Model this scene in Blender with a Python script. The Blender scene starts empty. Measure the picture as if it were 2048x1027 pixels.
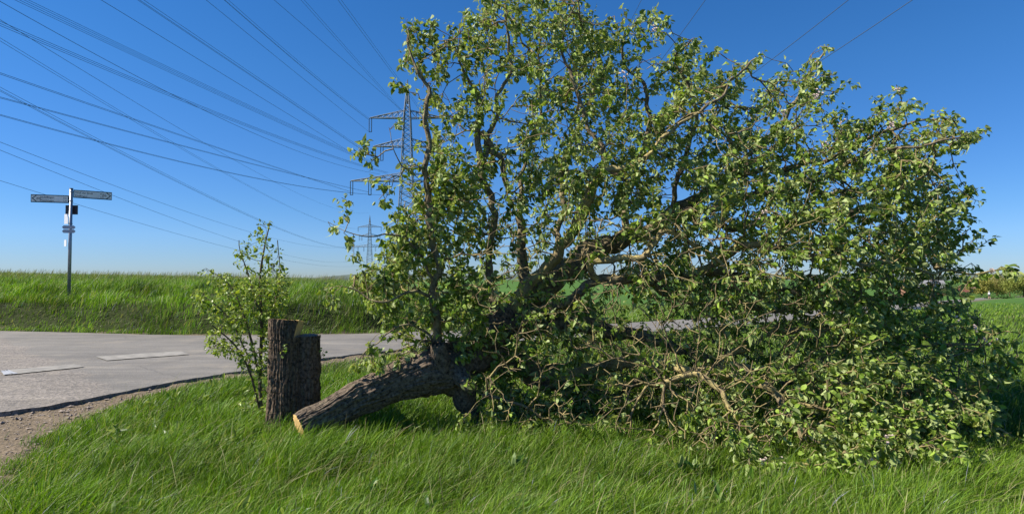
import bpy, math, random
import numpy as np
from mathutils import Vector, Matrix, noise as mnoise

random.seed(7)
RNG = np.random.default_rng(11)
SC = bpy.context.scene
COL = SC.collection
R = math.radians

# ------------------------------------------------------------------ camera
FPX = 1250.0                      # focal length in photograph pixels (2048 wide)
EYE = 1.6
PITCH = math.atan((553 - 513.5) / FPX)
cam = bpy.data.cameras.new('camera')
camo = bpy.data.objects.new('camera', cam)
COL.objects.link(camo)
camo.location = (0, 0, EYE)
camo.rotation_euler = (math.pi / 2 + PITCH, 0, 0)
cam.sensor_width = 36.0
cam.lens = 36.0 * FPX / 2048
cam.clip_start = 0.05
cam.clip_end = 9000
SC.camera = camo

# ------------------------------------------------------------------ light
SUN_AZ = R(-95)                  # clockwise from +Y
SUN_EL = R(43)
world = bpy.data.worlds.new('World')
SC.world = world
world.use_nodes = True
wn = world.node_tree.nodes
wl = world.node_tree.links
sky = wn.new('ShaderNodeTexSky')
sky.sky_type = 'NISHITA'
sky.sun_disc = False
sky.sun_elevation = SUN_EL
sky.sun_rotation = SUN_AZ
sky.altitude = 500
sky.air_density = 1.0
sky.dust_density = 0.0
sky.ozone_density = 2.0
hs = wn.new('ShaderNodeHueSaturation')
hs.inputs['Saturation'].default_value = 1.35
hs.inputs['Value'].default_value = 1.0
wl.new(sky.outputs[0], hs.inputs['Color'])
tint = wn.new('ShaderNodeMix'); tint.data_type = 'RGBA'; tint.blend_type = 'MULTIPLY'
tint.inputs[0].default_value = 1.0; wtc = wn.new('ShaderNodeTexCoord'); wsx = wn.new('ShaderNodeSeparateXYZ'); wl.new(wtc.outputs['Generated'], wsx.inputs[0])
wr = wn.new('ShaderNodeValToRGB')
for k_, (p_, c_) in enumerate([(0., (.25, .36, .70)), (.10, (.30, .43, .66)), (.30, (.46, .56, .70)), (.6, (.60, .64, .75))]):
    e_ = wr.color_ramp.elements[k_] if k_ < 2 else wr.color_ramp.elements.new(p_)
    e_.position = p_; e_.color = (*c_, 1)
wl.new(wsx.outputs[2], wr.inputs[0]); wl.new(wr.outputs[0], tint.inputs[7])
wl.new(hs.outputs[0], tint.inputs[6])
wl.new(tint.outputs[2], wn['Background'].inputs[0])
wn['Background'].inputs[1].default_value = 0.103

sl = bpy.data.lights.new('sun', 'SUN')
sl.energy = 5.0
sl.angle = R(0.53)
sl.color = (1.0, 0.93, 0.80)
so = bpy.data.objects.new('sun', sl)
COL.objects.link(so)
sd = Vector((math.sin(SUN_AZ) * math.cos(SUN_EL), math.cos(SUN_AZ) * math.cos(SUN_EL), math.sin(SUN_EL)))
so.rotation_euler = sd.to_track_quat('Z', 'Y').to_euler()
so.location = (-20, -5, 25)
SC.view_settings.view_transform = 'Standard'
SC.view_settings.look = 'None'
SC.view_settings.exposure = 0.9
SC.view_settings.gamma = 1.0
SC.view_settings.use_curve_mapping = False
SC.render.engine = 'CYCLES'
SC.cycles.max_bounces = 7
SC.cycles.transmission_bounces = 6
SC.cycles.diffuse_bounces = 2

# ------------------------------------------------------------------ helpers
CP, SP = math.cos(PITCH), math.sin(PITCH)
def P(px, py, D):
    """world point seen at photograph pixel (px,py) at distance y = D"""
    u = (px - 1024) / FPX
    v = (513.5 - py) / FPX
    wy = CP - v * SP
    wz = SP + v * CP
    k = D / wy
    return np.array([u * k, D, EYE + wz * k])

def ss(a, b, x):
    t = np.clip((x - a) / (b - a), 0, 1)
    return t * t * (3 - 2 * t)

_G = RNG.random((64, 64, 64)).astype(np.float32)
def vnoise(p):
    p = np.asarray(p, dtype=np.float64)
    i = np.floor(p).astype(int)
    f = p - i
    f = f * f * (3 - 2 * f)
    i &= 63
    j = (i + 1) & 63
    x0, y0, z0 = i[..., 0], i[..., 1], i[..., 2]
    x1, y1, z1 = j[..., 0], j[..., 1], j[..., 2]
    fx, fy, fz = f[..., 0], f[..., 1], f[..., 2]
    c = (_G[x0, y0, z0] * (1 - fx) + _G[x1, y0, z0] * fx) * (1 - fy) + (_G[x0, y1, z0] * (1 - fx) + _G[x1, y1, z0] * fx) * fy
    d = (_G[x0, y0, z1] * (1 - fx) + _G[x1, y0, z1] * fx) * (1 - fy) + (_G[x0, y1, z1] * (1 - fx) + _G[x1, y1, z1] * fx) * fy
    return (c * (1 - fz) + d * fz) * 2 - 1
def fbm(p, o=4):
    p = np.asarray(p, dtype=np.float64)
    s = 0; a = 1; t = 0
    for k in range(o):
        s = s + a * vnoise(p * (2 ** k) + 7.3 * k); t += a; a *= .5
    return s / t
def n2(x, y, f=1., o=3, s=0.):
    x = np.asarray(x, dtype=float); y = np.asarray(y, dtype=float)
    return fbm(np.stack([x * f + s, y * f + s * 1.7, np.full_like(x, s * .31 + .5)], -1), o)

def mesh_np(name, V, F3=None, F4=None, col=None, mat=None, smooth=False, fmat=None):
    me = bpy.data.meshes.new(name)
    V = np.asarray(V, dtype=np.float32)
    n3 = 0 if F3 is None else len(F3)
    n4 = 0 if F4 is None else len(F4)
    me.vertices.add(len(V)); me.vertices.foreach_set('co', V.ravel())
    loops = np.concatenate([np.asarray(F3, dtype=np.int32).ravel() if n3 else np.zeros(0, np.int32),
                            np.asarray(F4, dtype=np.int32).ravel() if n4 else np.zeros(0, np.int32)])
    me.loops.add(len(loops)); me.loops.foreach_set('vertex_index', loops)
    me.polygons.add(n3 + n4)
    st = np.concatenate([np.arange(n3) * 3, n3 * 3 + np.arange(n4) * 4]).astype(np.int32)
    me.polygons.foreach_set('loop_start', st)
    me.polygons.foreach_set('use_smooth', np.full(n3 + n4, bool(smooth)))
    if fmat is not None:
        me.polygons.foreach_set('material_index', np.asarray(fmat, dtype=np.int32))
    me.update(calc_edges=True)
    if col is not None:
        c = np.asarray(col, dtype=np.float32)
        if c.shape[1] == 3: c = np.concatenate([c, np.ones((len(c), 1), np.float32)], 1)
        a = me.attributes.new('col', 'FLOAT_COLOR', 'POINT')
        a.data.foreach_set('color', np.ascontiguousarray(c).ravel())
    if mat is not None:
        for m in (mat if isinstance(mat, (list, tuple)) else [mat]): me.materials.append(m)
    return me

def link(name, me, parent=None, label=None, cat=None, group=None, kind=None):
    o = bpy.data.objects.new(name, me)
    COL.objects.link(o)
    if parent is not None: attach(o, parent)
    props(o, label, cat, group, kind)
    return o
def props(o, label=None, cat=None, group=None, kind=None):
    if label: o['label'] = label
    if cat: o['category'] = cat
    if group: o['group'] = group
    if kind: o['kind'] = kind
def wloc(o):
    v = Vector(o.location)
    while o.parent is not None:
        o = o.parent; v = v + Vector(o.location) + Vector((0, 0, 0))
    return v
def attach(o, parent):
    o.parent = parent
    if parent.type == 'EMPTY':
        o.matrix_parent_inverse = Matrix.Translation(-Vector(parent.location))
def thing(name, loc, label, cat, group=None):
    o = bpy.data.objects.new(name, None)
    o.empty_display_size = .2
    o.location = loc
    COL.objects.link(o)
    props(o, label, cat, group)
    return o
class MB:
    """collects boxes, bars and tubes"""
    def __init__(s): s.v = []; s.f3 = []; s.f4 = []; s.n = 0
    def add(s, V, f3=(), f4=()):
        s.v.append(np.asarray(V, float))
        if len(f3): s.f3.append(np.asarray(f3) + s.n)
        if len(f4): s.f4.append(np.asarray(f4) + s.n)
        s.n += len(V)
    def box(s, c, size, rz=0., M=None):
        x, y, z = np.array(size) / 2
        V = np.array([(-x, -y, -z), (x, -y, -z), (x, y, -z), (-x, y, -z), (-x, -y, z), (x, -y, z), (x, y, z), (-x, y, z)])
        if rz:
            cc, sn = math.cos(rz), math.sin(rz)
            V = V @ np.array([[cc, sn, 0], [-sn, cc, 0], [0, 0, 1]])
        s.add(V + np.array(c), (), [(3, 2, 1, 0), (4, 5, 6, 7), (0, 1, 5, 4), (1, 2, 6, 5), (2, 3, 7, 6), (3, 0, 4, 7)])
    def tube(s, pts, rad, n=8, cap=True):
        pts = np.asarray(pts, float)
        rad = np.broadcast_to(np.asarray(rad, float), (len(pts),))
        V, F4 = tube_geo(pts, rad, n)
        f3 = []
        if cap:
            V = np.concatenate([V, pts[:1], pts[-1:]])
            a = len(V) - 2; b = len(V) - 1; m = (len(pts) - 1) * n
            for k in range(n):
                f3.append((a, (k + 1) % n, k)); f3.append((b, m + k, m + (k + 1) % n))
        s.add(V, f3, F4)
    def bar(s, a, b, w): s.tube([a, b], w / 2 * 1.3, 4, False)
    def mesh(s, name, mat, smooth=False):
        return mesh_np(name, np.concatenate(s.v), np.concatenate(s.f3) if s.f3 else None, np.concatenate(s.f4) if s.f4 else None, mat=mat, smooth=smooth)
def frames(pts):
    t = np.gradient(pts, axis=0)
    t /= np.linalg.norm(t, axis=1)[:, None] + 1e-12
    up = np.array([0, 0, 1.]) if abs(t[0][2]) < .9 else np.array([0, 1., 0])
    a = np.cross(up, t[0]); a /= np.linalg.norm(a)
    A = [a]
    for k in range(1, len(pts)):
        a = a - t[k] * np.dot(a, t[k]); a /= np.linalg.norm(a) + 1e-12
        A.append(a)
    A = np.array(A)
    return t, A, np.cross(t, A)
def tube_geo(pts, rad, n):
    t, A, B = frames(pts)
    th = np.arange(n) / n * 2 * math.pi
    rad = np.asarray(rad, float)
    if rad.ndim == 1: rad = np.repeat(rad[:, None], n, 1)
    V = pts[:, None, :] + rad[..., None] * (np.cos(th)[None, :, None] * A[:, None, :] + np.sin(th)[None, :, None] * B[:, None, :])
    m = len(pts)
    i = np.arange(m - 1)[:, None] * n; k = np.arange(n)[None, :]; k2 = (k + 1) % n
    F = np.stack([i + k, i + k2, i + n + k2, i + n + k], -1).reshape(-1, 4)
    return V.reshape(-1, 3), F
def catmull(pts, step):
    pts = np.asarray(pts, float)
    q = np.concatenate([[2 * pts[0] - pts[1]], pts, [2 * pts[-1] - pts[-2]]])
    out = []
    for k in range(1, len(q) - 2):
        p0, p1, p2, p3 = q[k - 1], q[k], q[k + 1], q[k + 2]
        n = max(2, int(np.linalg.norm((p2 - p1)[:3]) / step))
        t = (np.arange(n) / n)[:, None]
        out.append(.5 * ((2 * p1) + (-p0 + p2) * t + (2 * p0 - 5 * p1 + 4 * p2 - p3) * t ** 2 + (-p0 + 3 * p1 - 3 * p2 + p3) * t ** 3))
    out.append(pts[-1:])
    return np.concatenate(out)

# ------------------------------------------------------------------ materials
def newmat(name):
    m = bpy.data.materials.new(name); m.use_nodes = True
    nt = m.node_tree
    return m, nt, nt.nodes['Principled BSDF'], nt.nodes['Material Output']
def N(nt, typ, **kw):
    n = nt.nodes.new(typ)
    for k, v in kw.items():
        if k in n.inputs.keys(): n.inputs[k].default_value = v
        else: setattr(n, k, v)
    return n
def ramp(nt, src, stops):
    r = nt.nodes.new('ShaderNodeValToRGB')
    e = r.color_ramp.elements
    while len(e) < len(stops): e.new(.5)
    for k, (p, c) in enumerate(stops):
        e[k].position = p
        e[k].color = (c[0], c[1], c[2], 1) if isinstance(c, (tuple, list)) else (c, c, c, 1)
    nt.links.new(src, r.inputs[0])
    return r.outputs[0]
def noise_n(nt, scale, vec=None, detail=4, rough=.6):
    n = N(nt, 'ShaderNodeTexNoise'); n.inputs['Scale'].default_value = scale
    n.inputs['Detail'].default_value = detail; n.inputs['Roughness'].default_value = rough
    if vec is not None: nt.links.new(vec, n.inputs['Vector'])
    return n
def mixc(nt, fac, a, b, mode='MIX'):
    m = nt.nodes.new('ShaderNodeMix'); m.data_type = 'RGBA'; m.blend_type = mode
    for s, v in ((0, fac), (6, a), (7, b)):
        if isinstance(v, (int, float)): m.inputs[s].default_value = v
        elif isinstance(v, (tuple, list)): m.inputs[s].default_value = (v[0], v[1], v[2], 1)
        else: nt.links.new(v, m.inputs[s])
    return m.outputs[2]
def bump(nt, h, bs, strength=.5, dist=.01):
    b = nt.nodes.new('ShaderNodeBump'); b.inputs['Strength'].default_value = strength; b.inputs['Distance'].default_value = dist
    nt.links.new(h, b.inputs['Height']); nt.links.new(b.outputs[0], bs.inputs['Normal'])
def simple(name, c, rough=.7, metal=0., var=.15, scale=6.):
    m, nt, bs, out = newmat(name)
    tc = N(nt, 'ShaderNodeTexCoord')
    n = noise_n(nt, scale, tc.outputs['Object'])
    f = ramp(nt, n.outputs[0], [(.3, tuple(x * (1 - var) for x in c)), (.7, tuple(min(1, x * (1 + var)) for x in c))])
    nt.links.new(f, bs.inputs['Base Color'])
    bs.inputs['Roughness'].default_value = rough; bs.inputs['Metallic'].default_value = metal
    return m

def plant_mat(name, back=None, trans=.35, rough=.5, spec=.4, tcol=(1.25, 1.2, .55)):
    """two-sided leaf or blade: colour from the mesh, paler underside, light passing through"""
    m, nt, bs, out = newmat(name)
    at = N(nt, 'ShaderNodeAttribute'); at.attribute_name = 'col'
    c = at.outputs['Color']
    if back is not None:
        g = N(nt, 'ShaderNodeNewGeometry')
        c2 = mixc(nt, .72, c, back)
        c = mixc(nt, g.outputs['Backfacing'], c, c2)
    nt.links.new(c, bs.inputs['Base Color'])
    bs.inputs['Roughness'].default_value = rough
    bs.inputs['Specular IOR Level'].default_value = spec
    tr = N(nt, 'ShaderNodeBsdfTranslucent')
    tc = mixc(nt, 1.0, c, tcol, 'MULTIPLY')
    nt.links.new(tc, tr.inputs['Color'])
    mx = N(nt, 'ShaderNodeMixShader'); mx.inputs[0].default_value = trans
    nt.links.new(bs.outputs[0], mx.inputs[1]); nt.links.new(tr.outputs[0], mx.inputs[2])
    nt.links.new(mx.outputs[0], out.inputs['Surface'])
    return m
M_grass = plant_mat('grass_blade', trans=.34, rough=.5, spec=.28, tcol=(1.1, 1.25, .4))
M_leaf = plant_mat('tree_leaf', back=(.38, .44, .19), trans=.32, rough=.5, spec=.26)
M_leaf2 = plant_mat('sapling_leaf', back=(.30, .38, .15), trans=.38, rough=.42, spec=.45)
M_far = plant_mat('far_foliage', trans=.25, rough=.7, spec=.2)

def bark_mat(name, dark, mid, lich, lfac=.5, sc=(1, 1, 1), bscale=1., lichs=13.):
    m, nt, bs, out = newmat(name)
    tc = N(nt, 'ShaderNodeTexCoord')
    n1 = noise_n(nt, 34 * bscale, tc.outputs['Object'], 6, .65)
    n3 = noise_n(nt, lichs, tc.outputs['Object'], 8, .75)
    base = ramp(nt, n1.outputs[0], [(.32, dark), (.66, mid)])
    lm = ramp(nt, n3.outputs[0], [(.60 - lfac * .3, 0), (.80 - lfac * .3, 1)])
    n4 = noise_n(nt, 90, tc.outputs['Object'], 3)
    lc = ramp(nt, n4.outputs[0], [(.3, tuple(x * .6 for x in lich)), (.7, lich)])
    c = mixc(nt, lm, base, lc)
    nt.links.new(c, bs.inputs['Base Color'])
    bs.inputs['Roughness'].default_value = .9
    bs.inputs['Specular IOR Level'].default_value = .15
    bump(nt, n1.outputs[0], bs, .8, .012)
    return m
M_limb = bark_mat('limb_bark', (.03, .023, .016), (.27, .21, .14), (.38, .33, .16), .5)
M_trunk = bark_mat('trunk_bark', (.016, .012, .010), (.205, .158, .115), (.28, .24, .15), .16)
M_stump = bark_mat('stump_bark', (.015, .011, .008), (.205, .15, .105), (.24, .22, .12), .10)
M_twig = bark_mat('twig_bark', (.06, .045, .03), (.24, .18, .11), (.44, .36, .15), .55, lichs=7)
M_lich = bark_mat('lichen_bark', (.07, .05, .03), (.28, .21, .13), (.50, .41, .17), .75, lichs=9)
M_sapstem = bark_mat('sapling_bark', (.06, .05, .035), (.18, .14, .09), (.2, .2, .1), .1)

def wood_mat(name, c1, c2):
    m, nt, bs, out = newmat(name)
    tc = N(nt, 'ShaderNodeTexCoord')
    w = N(nt, 'ShaderNodeTexWave'); w.wave_type = 'RINGS'; w.rings_direction = 'SPHERICAL'
    w.inputs['Scale'].default_value = 16; w.inputs['Distortion'].default_value = 2.5; w.inputs['Detail'].default_value = 3
    sb_ = N(nt, 'ShaderNodeVectorMath', operation='SUBTRACT'); sb_.inputs[1].default_value = (.52, .5, .48)
    nt.links.new(tc.outputs['Generated'], sb_.inputs[0]); nt.links.new(sb_.outputs[0], w.inputs['Vector'])
    n = noise_n(nt, 40, tc.outputs['Object'])
    c = ramp(nt, w.outputs[0], [(.1, c1), (.9, c2)])
    c = mixc(nt, .35, c, ramp(nt, n.outputs[0], [(.3, tuple(x * .55 for x in c1)), (.7, c2)]))
    nt.links.new(c, bs.inputs['Base Color'])
    bs.inputs['Roughness'].default_value = .75
    bump(nt, n.outputs[0], bs, .4, .003)
    return m
M_wood = wood_mat('fresh_cut_wood', (.58, .34, .11), (.74, .50, .20))
M_wood_old = wood_mat('grey_cut_wood', (.10, .085, .065), (.20, .17, .13))

def ground_mat():
    m, nt, bs, out = newmat('soil_and_field')
    at = N(nt, 'ShaderNodeAttribute'); at.attribute_name = 'col'
    tc = N(nt, 'ShaderNodeTexCoord')
    n = noise_n(nt, 9, tc.outputs['Object'], 8, .7)
    n5 = noise_n(nt, .35, tc.outputs['Object'], 5, .6)
    c = mixc(nt, 1.0, at.outputs['Color'], ramp(nt, n.outputs[0], [(.25, .55), (.75, 1.4)]), 'MULTIPLY')
    c = mixc(nt, 1.0, c, ramp(nt, n5.outputs[0], [(.25, .8), (.75, 1.2)]), 'MULTIPLY')
    nt.links.new(c, bs.inputs['Base Color'])
    bs.inputs['Roughness'].default_value = .95
    bs.inputs['Specular IOR Level'].default_value = .1
    v = N(nt, 'ShaderNodeTexVoronoi'); v.inputs['Scale'].default_value = 28; nt.links.new(tc.outputs['Object'], v.inputs['Vector'])
    h = mixc(nt, .5, n.outputs[0], v.outputs['Distance'])
    bump(nt, h, bs, .9, .03)
    return m
M_ground = ground_mat()

def road_mat():
    m, nt, bs, out = newmat('old_asphalt')
    tc = N(nt, 'ShaderNodeTexCoord'); P_ = tc.outputs['Object']
    sx = N(nt, 'ShaderNodeSeparateXYZ'); nt.links.new(P_, sx.inputs[0])
    wob = noise_n(nt, .8, P_, 5, .6)
    a = N(nt, 'ShaderNodeMath', operation='ADD'); nt.links.new(sx.outputs[0], a.inputs[0]); nt.links.new(sx.outputs[1], a.inputs[1])
    b = N(nt, 'ShaderNodeMath', operation='MULTIPLY_ADD'); nt.links.new(wob.outputs[0], b.inputs[0]); b.inputs[1].default_value = 1.6
    nt.links.new(a.outputs[0], b.inputs[2])
    mr = N(nt, 'ShaderNodeMapRange'); nt.links.new(b.outputs[0], mr.inputs['Value'])
    mr.inputs['From Min'].default_value = 3.75; mr.inputs['From Max'].default_value = 4.05
    mr.inputs['To Min'].default_value = 1; mr.inputs['To Max'].default_value = 0
    agg = mr.outputs[0]
    big = noise_n(nt, .45, P_, 5, .6)
    fine = noise_n(nt, 55, P_, 4, .8)
    vor = N(nt, 'ShaderNodeTexVoronoi'); vor.inputs['Scale'].default_value = 36; nt.links.new(P_, vor.inputs['Vector'])
    smooth = mixc(nt, 1., ramp(nt, big.outputs[0], [(.32, (.120, .113, .103)), (.68, (.195, .182, .162))]), ramp(nt, fine.outputs[0], [(.3, .8), (.7, 1.15)]), 'MULTIPLY')
    hsv = ramp(nt, vor.outputs['Color'], [(.05, (.05, .045, .04)), (.4, (.155, .135, .115)), (.95, (.32, .275, .235))])
    smooth = mixc(nt, .12, smooth, hsv)
    rough = mixc(nt, .78, smooth, hsv)
    c = mixc(nt, agg, smooth, rough)
    # sand washed onto the edge
    dn = noise_n(nt, 1.3, P_, 5, .65)
    c = mixc(nt, ramp(nt, dn.outputs[0], [(.52, 0), (.70, .5)]), c, (.27, .235, .185))
    ce = N(nt, 'ShaderNodeTexVoronoi'); ce.feature = 'DISTANCE_TO_EDGE'; ce.inputs['Scale'].default_value = .38
    wv = noise_n(nt, 1.7, P_, 6, .7); wm = mixc(nt, .35, P_, wv.outputs['Color'], 'ADD'); nt.links.new(wm, ce.inputs['Vector'])
    ck = ramp(nt, ce.outputs[0], [(.0, .55), (.008, 0)])
    gate = noise_n(nt, .3, P_, 2); ck = mixc(nt, 1., ck, ramp(nt, gate.outputs[0], [(.45, 0), (.55, 1)]), 'MULTIPLY')
    c = mixc(nt, ck, c, (.06, .055, .05))
    # long streaks polished by wheels
    mp = N(nt, 'ShaderNodeMapping'); mp.inputs['Rotation'].default_value = (0, 0, R(-33)); mp.inputs['Scale'].default_value = (.25, 2.2, 1)
    nt.links.new(P_, mp.inputs[0])
    st = noise_n(nt, 1.2, mp.outputs[0], 4, .6)
    c = mixc(nt, 1., c, ramp(nt, st.outputs[0], [(.3, .78), (.7, 1.12)]), 'MULTIPLY')
    nt.links.new(c, bs.inputs['Base Color'])
    bs.inputs['Roughness'].default_value = .85
    h = mixc(nt, .6, fine.outputs[0], vor.outputs['Distance'])
    bump(nt, h, bs, .7, .012)
    return m
M_road = road_mat()
M_patch = simple('pale_concrete_patch', (.225, .212, .19), .9, 0, .28, 5)
M_patch2 = simple('bright_concrete', (.34, .35, .37), .6, 0, .1, 14)
M_stone = simple('verge_stone', (.27, .22, .18), .9, 0, .35, 8)
M_steel = simple('galvanised_steel', (.30, .33, .37), .45, .6, .12, 3)
M_pylon = simple('pylon_steel', (.17, .19, .21), .6, .3, .1, 1)
M_cable = simple('cable_aluminium', (.05, .07, .10), .5, .3, .1, 1)
M_insul = simple('insulator_glass', (.05, .06, .07), .4, 0, .1, 1)
M_sign = simple('sign_white', (.74, .78, .72), .7, 0, .1, 3)
M_signg = simple('sign_green', (.012, .05, .05), .5, 0, .1, 3)
M_black = simple('black_board', (.022, .02, .026), .6, 0, .2, 6)
M_paper = simple('white_plate', (.75, .76, .78), .5, 0, .05, 4)
M_roof = simple('grey_roof', (.20, .20, .21), .8, 0, .1, .5)
M_red = simple('red_boards', (.12, .035, .03), .8, 0, .15, .5)
M_brick = simple('brown_wall', (.28, .14, .09), .8, 0, .1, .5)
M_flower = simple('faded_blossom', (.72, .55, .48), .7, 0, .2, 20)

# ------------------------------------------------------------------ terrain
NEAR = np.array([(-40, -8), (-14, 3.0), (-8.6, 5.9), (-6, 7.35), (-5.45, 8.3), (-5.1, 9.4), (-4.6, 10.4), (-3.7, 12.1), (-2.8, 13.2),
                 (0, 15.8), (5, 21), (19, 36.5), (50, 73), (137, 176), (200, 238), (270, 290)], float)
FAR = np.array([(-75, 22), (-40, 21), (-25, 19.8), (-15, 18.3), (-11, 17.4), (-9.5, 17.1), (-8.1, 16.9), (-6, 17.1), (-4, 17.7),
                (-1.3, 20), (2.6, 24.4), (16.2, 39.5), (47.2, 76), (134, 179), (197, 242), (268, 295)], float)
GRASS_EDGE = np.array([(-9, -20), (-3.0, 2.0), (-3.4, 3.4), (-4.0, 5.0), (-4.5, 5.9), (-4.75, 6.7), (-4.9, 8.1), (-4.62, 9.4), (-4.15, 10.5), (-3.3, 12.2), (-2.5, 13.3),
                       (.25, 15.6), (5.3, 20.7), (19.4, 36.1), (50.4, 72.6), (137.5, 175.6), (200.5, 237), (270, 289)], float)
def fx_of_y(poly, y): return np.interp(y, poly[:, 1], poly[:, 0])
FO = FAR[np.argsort(FAR[:, 0])]
def far_y(x): return np.interp(x, FO[:, 0], FO[:, 1])
def zbase(x, y):
    x = np.asarray(x, float); y = np.asarray(y, float)
    u = x / np.maximum(y, 1.)
    wlft = 1 - ss(-.32, .10, u)
    yf = far_y(np.minimum(x, 4))
    d = y - yf
    bank = .78 * ss(.35, 1.5, d) + .27 * ss(1.5, 3.8, d)
    crest = 1.6 + 60 * (553 - np.interp(u, [-1.1, -.82, -.5, -.3, .1], [537, 541, 548.5, 554.5, 560])) / FPX - .42
    rise = (crest - 1.05) * np.clip((y - yf - 2) / (60 - yf - 2), 0, 1.05) - .03 * np.clip(y - 62, 0, 400)
    zl = bank + np.where(y > yf, rise * (d > 0), 0)
    zr = -.027 * (np.clip(y, 12, 230) - 12)
    zr = zr - .0 * x
    z = zl * wlft + zr * (1 - wlft) * ss(12, 20, y)
    far = ss(400, 900, y)
    return z * (1 - far) + (-5.9) * far
def ground_z(x, y):
    x = np.asarray(x, float); y = np.asarray(y, float)
    ny = fx_of_y(NEAR, y)
    off = np.where(x > ny, 1., 0.)                       # our side of the road
    nz = n2(x, y, .7, 3, 3.) * .05 + n2(x, y, 3., 2, 9.) * .018
    d = y - far_y(x)
    fieldn = ss(.5, 4, d) * n2(x, y, .25, 3, 21.) * .10
    dx = np.clip(x - ny, 0, 3)
    lip = -.03 * off * (1 - ss(.0, 2.2, dx)) * (y < 40)
    w = np.clip(off * ss(0, .6, dx) + ss(.2, 1.2, d), 0, 1)
    return zbase(x, y) + nz * w * (y < 120) + fieldn * (y < 200) + lip
def gz(x, y): return float(ground_z(np.array([x]), np.array([y]))[0])

def sinh_axis(c, lo, hi, n, k):
    a = math.asinh((lo - c) / k); b = math.asinh((hi - c) / k)
    return c + k * np.sinh(np.linspace(a, b, n))
gx = sinh_axis(-1, -2600, 2600, 460, 7.)
gy = sinh_axis(7, -60, 4500, 440, 7.)
X, Y = np.meshgrid(gx, gy)
Z = ground_z(X, Y)
V = np.stack([X, Y, Z], -1).reshape(-1, 3)
nx_, ny_ = len(gx), len(gy)
i = np.arange(ny_ - 1)[:, None] * nx_ + np.arange(nx_ - 1)[None, :]
F = np.stack([i, i + 1, i + nx_ + 1, i + nx_], -1).reshape(-1, 4)
def in_grass(x, y):
    """true where grass grows: our side of the verge edge, or beyond the far kerb"""
    e = fx_of_y(GRASS_EDGE, y) + n2(x, y, 1.3, 3, 5.) * .30
    near = x > e
    d = y - far_y(x) + n2(x, y, 1.1, 3, 2.) * .35
    return near | (d > .25)
gr = in_grass(X, Y).reshape(-1)
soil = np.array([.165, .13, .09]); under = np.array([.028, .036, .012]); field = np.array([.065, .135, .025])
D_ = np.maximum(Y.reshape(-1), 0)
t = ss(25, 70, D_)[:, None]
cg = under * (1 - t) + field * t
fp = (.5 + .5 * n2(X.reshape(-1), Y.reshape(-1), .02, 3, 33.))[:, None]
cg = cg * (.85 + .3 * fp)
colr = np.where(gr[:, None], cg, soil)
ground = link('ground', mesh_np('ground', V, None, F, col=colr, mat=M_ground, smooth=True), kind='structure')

# road sheet lofted between its two edges, the near edge broken away
def resample(poly, per):
    return catmull(poly, per)
def loft_pts(per=14):
    qn, qf = [], []
    for A, out in ((NEAR, qn), (FAR, qf)):
        q = np.concatenate([[2 * A[0] - A[1]], A, [2 * A[-1] - A[-2]]])
        for k in range(1, len(q) - 2):
            p0, p1, p2, p3 = q[k - 1], q[k], q[k + 1], q[k + 2]
            t = (np.arange(per) / per)[:, None]
            out.append(.5 * ((2 * p1) + (-p0 + p2) * t + (2 * p0 - 5 * p1 + 4 * p2 - p3) * t ** 2 + (-p0 + 3 * p1 - 3 * p2 + p3) * t ** 3))
    return np.concatenate(qn), np.concatenate(qf)
qn, qf = loft_pts(70)
jag = n2(qn[:, 0], qn[:, 1], 3.2, 5, 4.) * .26
dirn = qf - qn; dirn /= np.linalg.norm(dirn, axis=1)[:, None]
jag = jag * .6
qn2 = qn + dirn * (jag + .03)[:, None]
jf = n2(qf[:, 0], qf[:, 1], 2.0, 4, 8.) * .15
qf2 = qf + dirn * jf[:, None]
M_ = 26
tt = np.linspace(0, 1, M_)
RP = qn2[:, None, :] * (1 - tt[None, :, None]) + qf2[:, None, :] * tt[None, :, None]
RZ = zbase(RP[..., 0], RP[..., 1]) + .024
RV = np.concatenate([RP, RZ[..., None]], -1)
skirt = RV[:, :1].copy(); skirt[..., 2] -= .16; skirt[..., :2] += -dirn[:, None, :] * .02
skirt2 = RV[:, -1:].copy(); skirt2[..., 2] -= .12
RV = np.concatenate([skirt, RV, skirt2], 1)
m_ = RV.shape[1]
i = np.arange(len(qn) - 1)[:, None] * m_ + np.arange(m_ - 1)[None, :]
F = np.stack([i, i + m_, i + m_ + 1, i + 1], -1).reshape(-1, 4)
road = link('road', mesh_np('road', RV.reshape(-1, 3), None, F, mat=M_road, smooth=False), kind='structure')

def on_ground(px, py):
    lo, hi = 3., 300.
    for _ in range(60):
        mid = (lo + hi) / 2
        p = P(px, py, mid)
        if p[2] > float(zbase(np.array([p[0]]), np.array([p[1]]))[0]) + .035: lo = mid
        else: hi = mid
    return P(px, py, lo)
def patch(name, corners, mat, up):
    c = [on_ground(*q) for q in corners]
    c = np.array(c)
    n = 14
    rows = []
    for a in range(n + 1):
        s = a / n
        e0 = c[0] * (1 - s) + c[1] * s; e1 = c[3] * (1 - s) + c[2] * s
        for b in range(4):
            q = e0 * (1 - b / 3) + e1 * b / 3
            if b in (0, 3): q = q + np.array([0, random.uniform(-.03, .03), 0])
            q[2] = float(zbase(np.array([q[0]]), np.array([q[1]]))[0]) + .035 + up
            rows.append(q)
    i = np.arange(n)[:, None] * 4 + np.arange(3)[None, :]
    F = np.stack([i, i + 1, i + 5, i + 4], -1).reshape(-1, 4)
    return link(name, mesh_np(name, np.array(rows), None, F[:, ::-1], mat=mat), kind='structure')
patch('road_patch', [(4, 740), (150, 727.5), (168, 733), (22, 748)], M_patch, .003)
patch('road_patch', [(0, 741), (15, 739.5), (36, 746.5), (8, 749)], M_patch2, .007)
patch('road_patch', [(190, 712.5), (362, 701.5), (378, 708), (214, 720)], M_patch, .003)

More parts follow.
